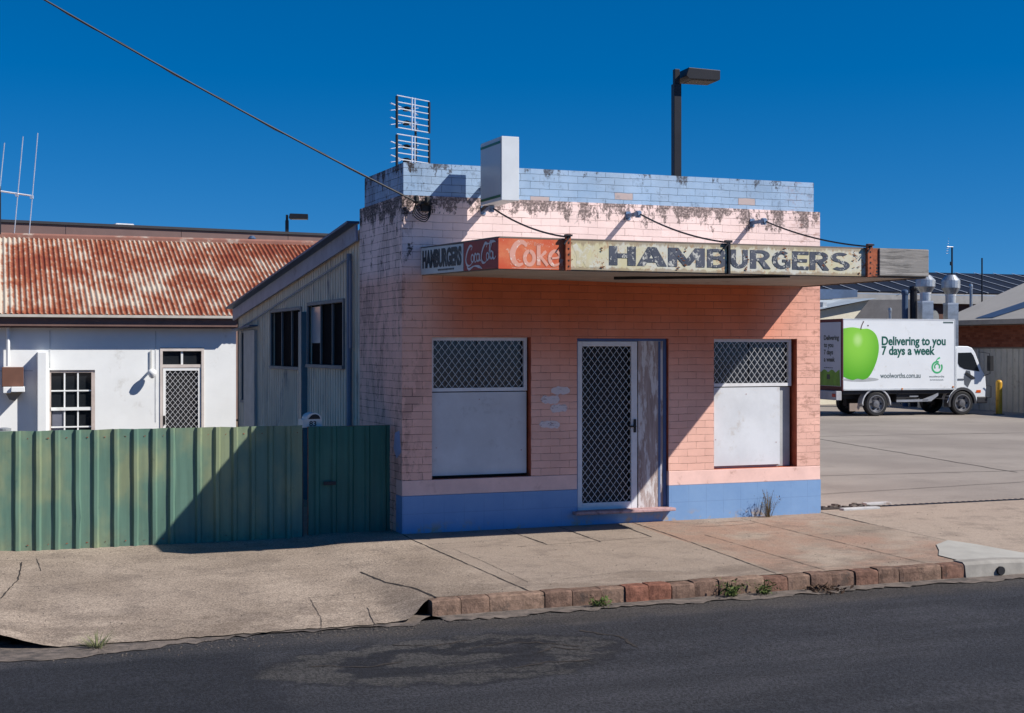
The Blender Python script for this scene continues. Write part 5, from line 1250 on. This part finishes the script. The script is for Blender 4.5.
# hip roof: left hip rising to the ridge
mb.add([(2.95, -0.55, 3.135), (L_, -0.55, 3.135), (L_, 5.6, 6.0), (5.0, 5.6, 6.0), (2.95, 11.5, 3.135), (L_, 11.5, 3.135)], [(0,1,2,3), (0,3,4), (3,2,5,4)])
rf_ = mb.build('roof', plain('pale_grey_sheet_roof', (0.44, 0.41, 0.36), 0.6, var=0.06, scale=0.8), rb_)
mb = MB()
def rp(x, t): return (x, -0.55+6.15*t, 3.135+2.865*t+0.02)
mb.add([rp(5.0, 0.02), rp(6.0, 0.02), rp(11.5, 0.9), rp(10.0, 0.9)], [(0,1,2,3)])
mb.build('navy_stripe', M['navy'], rf_)
# solar roofed building behind
a = P(760, 56.0); ang = 0.0; Ls = 24.0; a0_ = a
sb = empty('solar_roof_building', a, 'long dark building under a roof full of solar panels in the background', 'building', rz=ang)
mb = MB(); mb.box(0, Ls, 0.3, 12, 0, 4.25); mb.build('wall', plain('dark_brown_wall', (0.10, 0.05, 0.04), 0.8), sb)
mb = MB(); mb.box(0, Ls, 0.0, 0.29, 3.95, 4.30); mb.build('eave', plain('grey_eave', (0.28, 0.28, 0.28), 0.7), sb)
mb = MB(); mb.add([(0, 0, 4.31), (Ls, 0, 4.31), (Ls, 5.2, 5.55), (0, 5.2, 5.55)], [(0,1,2,3)]); mb.build('roof', plain('grey_roof', (0.25, 0.25, 0.26), 0.5), sb)
mb = MB(); pm = plain('solar_glass', (0.014, 0.015, 0.02), 0.5, spec=0.15); x = 0.3; k = 0
def sp(x, t, h): return (x, 5.2*t-0.23*h, 4.31+1.24*t+0.97*h)
while x < Ls-1.2:
    if k < 97:
        vs = [sp(x, .05, .06), sp(x+1.02, .05, .06), sp(x+1.02, .96, .06), sp(x, .96, .06)]; mb.add(vs + [sp(x, .05, .02), sp(x+1.02, .05, .02), sp(x+1.02, .96, .02), sp(x, .96, .02)], [(0,1,2,3), (4,5,1,0), (5,6,2,1), (6,7,3,2), (7,4,0,3)])
    x += 1.10; k += 1
solar_n = k
mb.build('solar_panels', pm, sb)
mb = MB(); x = 0.3+1.06
while x < Ls-1.2: mb.bar(sp(x, .03, .085), sp(x, .97, .085), 0.05, 0.02); x += 1.10
mb.build('panel_rails', plain('bright_rail', (0.5, 0.52, 0.55), 0.4, 0.3), sb)
# dim service yard bits in front of it: arched openings
for k, px in enumerate((913, 935)):
    c0 = P(px, 59.0); x = (c0-a).length
    mb = MB(); ww = 0.42; pts = [(x-ww, 2.6), (x+ww, 2.6), (x+ww, 3.4)] + [(x+ww*math.cos(R(q)), 3.4+0.35*math.sin(R(q))) for q in range(0, 181, 20)]
    mb.prism(pts, hf, 0.2, 0.295); mb.build('arched_opening', plain('grey_opening', (0.22, 0.24, 0.25), 0.7), sb)
# navy roof and cream gabled shed
a = P(800, 55.0); b = P(925, 55.0+3.0); ang = math.atan2(b.y-a.y, b.x-a.x); Lc = (b-a).length
cs_ = empty('cream_shed', P(800, 52.5), 'cream walled shed with raked pale roof and navy roof behind the truck', 'shed', rz=ang)
ck = F/52.5
def zz(py, wd=53.3): return ZY(py, wd)
mb = MB(); x1 = (889-800)/ck*1.02; xv = (869-800)/ck*1.02; x0 = 0
mb.prism([(0, 0), (xv, 0), (xv, zz(318)), (x1, zz(299)), (0, zz(316))], hf, 0, 0.2); mb.build('front_wall', plain('cream_wall', (0.55, 0.52, 0.42), 0.8, var=0.04), cs_)
mb = MB(); mb.prism([(xv+0.002, 0), (Lc, 0), (Lc, zz(297)), (x1+0.003, zz(299)), (xv+0.002, zz(318.5))], hf, 0.25, 0.4); mb.build('painted_shade_wall', plain('wall_shadow_grey', (0.09, 0.09, 0.10), 0.8), cs_)  # dark grey piece shaped and coloured as the diagonal shadow on the cream wall
mb = MB(); mb.add([(-0.3, -0.35, zz(314)), (x1+0.1, -0.35, zz(297.5)), (x1+0.1, 1.6, zz(297)), (-0.3, 1.6, zz(302))], [(0,1,2,3)]); mb.build('pale_roof', plain('pale_blue_grey_roof', (0.34, 0.39, 0.43), 0.5), cs_)
mb = MB(); mb.prism([(-0.3, zz(303)), (-0.3, zz(296)), ((853-800)/ck, zz(287)), ((915-800)/ck, zz(287)), ((915-800)/ck, zz(294.5))], hf, 1.7, 3.4); mb.build('navy_roof', M['navy'], cs_)
mb = MB(); mb.box((836-800)/ck, (841-800)/ck, 0.3, 0.5, zz(312), zz(302)); mb.build('roof_vent_pipe', M['galv'], cs_)
# galvanised exhaust ducts
def duct(px0, px1, top, neck, bot, wd, label):
    c_ = P((px0+px1)/2, wd); e = empty('exhaust_duct', (c_.x, c_.y, 0), label, 'exhaust duct', rz=R(-12), group='galvanised exhaust ducts behind the truck')
    r = (px1-px0)/2/F*wd; zt, zn, zb_ = ZY(top, wd), ZY(neck, wd), ZY(bot, wd)
    mb = MB(); mb.box(-r*0.78, r*0.78, -r*0.7, r*0.7, 0, zb_); mb.build('riser', M['galv'], e)
    mb = MB(); mb.lathe([(r*0.72, zb_+0.001), (r*0.72, zn), (r*1.28, zn+(zt-zn)*0.35), (r*1.28, zt-(zt-zn)*0.28), (r*0.7, zt-0.02), (r*0.62, zt)], 20); mb.build('cowl', M['galv'], e)
    fl_ = plain('bright_flange', (0.6, 0.62, 0.65), 0.3, 0.5)
    mb = MB(); mb.box(-r*0.80, r*0.80, -r*0.72, r*0.72, zb_-0.06, zb_-0.0); mb.build('flange', fl_, e); mb = MB(); mb.lathe([(r*0.76, zn-0.03), (r*0.76, zn+0.02)], 20); mb.build('collar', fl_, e)
duct(918, 933, 275, 293, 301, 50.0, 'left galvanised exhaust duct just right of the awning end')
duct(943.5, 958, 275, 295, 303, 50.5, 'right galvanised exhaust duct with the small aerial above it')
for px, t_, r_, lb_, mt in ((905, 291, 0.11, 'thick navy vent pipe left of the ducts behind the truck', M['navy']), (913.5, 287, 0.13, 'dark square-shouldered vent pipe between navy pipe and left duct', M['darkmetal']), (890, 309, 0.06, 'short grey pipe rising over the truck roof by the shed wall in painted shade', M['galv']), (971, 285, 0.06, 'slim grey post in front of the solar panels', M['galv'])):
    wd = 51.0 if px < 960 else 56.5; e = empty('vent_pipe', P(px, wd, 0), lb_, 'pipe', group='vent pipes behind the truck'); h = ZY(t_, wd)
    mb = MB(); mb.tube([(0, 0, 0), (0, 0, h)], r_, 12); mb.build('pipe', mt, e)
    mb = MB(); mb.lathe([(r_*1.15, h-0.12), (r_*1.25, h-0.05), (r_*1.1, h+0.02), (r_*0.5, h+0.05)], 12); mb.build('collar', mt, e)
tag((lambda m_: (m_.tube([P(982, 56, 3.0), P(982, 56, ZY(258, 56))], 0.03, 6), m_.build('flag_pole', M['darkmetal']))[1])(MB()), 'thin bare dark pole rising above the solar panel roof', 'pole')
e = empty('distant_aerial', P(952, 58.0, 4.3), 'small mast aerial above the right exhaust duct', 'aerial', rz=R(-10))
mb = MB(); ht = ZY(247, 58)-4.3; mb.tube([(0, 0, 0), (0, 0, ht)], 0.035, 6); mb.box(-0.07, 0.0, -0.05, 0.05, ht-0.75, ht-0.6); mb.build('mast', M['darkmetal'], e)
mb = MB(); mb.tube([(-0.24, 0, ht), (0.05, 0, ht)], 0.02, 5)
for q in range(7): mb.tube([(-0.32+0.02*q, -0.1, ht-0.28+q*0.10), (-0.10, 0.1, ht-0.25+q*0.10)], 0.012, 4)
mb.build('elements', al, e)

# ------------------------------------------------------------ weeds
def weed_mat(name, c0, c1):
    m, t, b = newmat(name, 0.8, 0, 0.2); g = N(t); g.link(g.mix(g.noise(g.obj(), 25, 2), c0, c1), b.inputs['Base Color']); return m
gw = weed_mat('green_weed', (0.05, 0.085, 0.02), (0.11, 0.14, 0.04)); dw = weed_mat('dry_weed', (0.12, 0.09, 0.05), (0.22, 0.17, 0.10))
def tuft(name, loc, n, h, spread, mat, label, cat='weed', leafy=0.0, seed=1, flat=0.0):
    q = random.Random(seed); mb = MB()
    for _ in range(n):
        a = q.uniform(0, 6.28); l = h*q.uniform(0.4, 1); lean = q.uniform(0.1, 0.9)*spread; r0 = q.uniform(0, spread*0.25)
        p0 = Vector((math.cos(a)*r0, math.sin(a)*r0, 0)); p1 = p0+Vector((math.cos(a)*lean*0.5, math.sin(a)*lean*0.5, l*0.65)); p2 = p0+Vector((math.cos(a)*lean, math.sin(a)*lean, l*(1-flat)))
        sx = Vector((-math.sin(a), math.cos(a), 0))*q.uniform(0.0015, 0.004)
        mb.add([p0-sx, p0+sx, p1+sx*0.8, p1-sx*0.8, p2], [(0,1,2,3), (3,2,4)])
        if leafy:
            for _k in range(q.randint(2, 5)):
                t = q.uniform(0.3, 1); c = p0.lerp(p2, t)+Vector((q.uniform(-.03, .03), q.uniform(-.03, .03), q.uniform(-.02, .03))); s_ = leafy*q.uniform(0.5, 1.2)
                d1 = Vector((q.uniform(-1, 1), q.uniform(-1, 1), q.uniform(-.3, .8))).normalized()*s_; d2 = Vector((q.uniform(-1, 1), q.uniform(-1, 1), q.uniform(-.5, .5))).normalized()*s_*0.5
                mb.add([c-d1, c-d2, c+d1, c+d2], [(0,1,2,3)])
    o = mb.build(name, mat, None, loc); return tag(o, label, cat, 'weeds along the kerb' if name == 'kerb_weed' else None)
tuft('dry_weed', (4.72, -0.12, 0.0), 42, 0.38, 0.22, dw, 'spindly dry weed growing against the blue base right of the door', leafy=0.014, seed=3)
tuft('kerb_weed', (0.72, -3.70, -0.25), 36, 0.10, 0.13, gw, 'small green weed at the foot of the red kerb bricks', leafy=0.022, seed=5)
tuft('kerb_weed', (2.10, -3.69, -0.25), 50, 0.16, 0.17, gw, 'leafy green weed in the gutter left of the dry clump', leafy=0.024, seed=6)
tuft('kerb_weed', (2.45, -3.70, -0.25), 40, 0.12, 0.18, gw, 'green weed in the gutter right beside a dark clump of litter', leafy=0.022, seed=9)
tuft('leaf_litter', (3.1, -3.70, -0.25), 60, 0.07, 0.26, weed_mat('dead_leaves', (0.04, 0.028, 0.02), (0.10, 0.06, 0.04)), 'dark dead leaf clump against the kerb right of the weeds', 'litter', leafy=0.03, seed=12, flat=0.5)
tuft('grass_tuft', (-3.68, -3.87, -0.245), 80, 0.12, 0.26, weed_mat('pale_grass', (0.10, 0.12, 0.05), (0.19, 0.19, 0.10)), 'pale green grass tuft at the street edge of the left crossing', 'grass tuft', seed=14)
# scattered grit along gutter and kerb: uncountable
q = random.Random(31); mb = MB()
for _ in range(1100):
    x = q.uniform(-6, 7); y = kerbline(x)-0.10-abs(q.gauss(0, 0.22)); s_ = q.uniform(0.003, 0.010)
    z = (-0.242 if y > kerbline(x)-0.25 else road_z(y)+0.002)
    mb.add([(x-s_, y, z), (x, y-s_*.8, z), (x+s_*.8, y+.2*s_, z), (x, y+s_, z), (x, y, z+s_*.8)], [(0,1,4), (1,2,4), (2,3,4), (3,0,4)])
for _ in range(500):
    x = q.uniform(-6, 7); y = q.uniform(-3.4, -0.02); s_ = q.uniform(0.003, 0.009); z = pave_z(x, y)+0.004
    mb.add([(x-s_, y, z), (x, y-s_*.8, z), (x+s_*.8, y+.2*s_, z), (x, y+s_, z), (x, y, z+s_*.8)], [(0,1,4), (1,2,4), (2,3,4), (3,0,4)])
tag(mb.build('gravel', plain('grit', (0.12, 0.10, 0.085), 0.95, var=0.4, scale=20)), 'loose grit scattered along the gutter and footpath', 'gravel', kind='stuff')
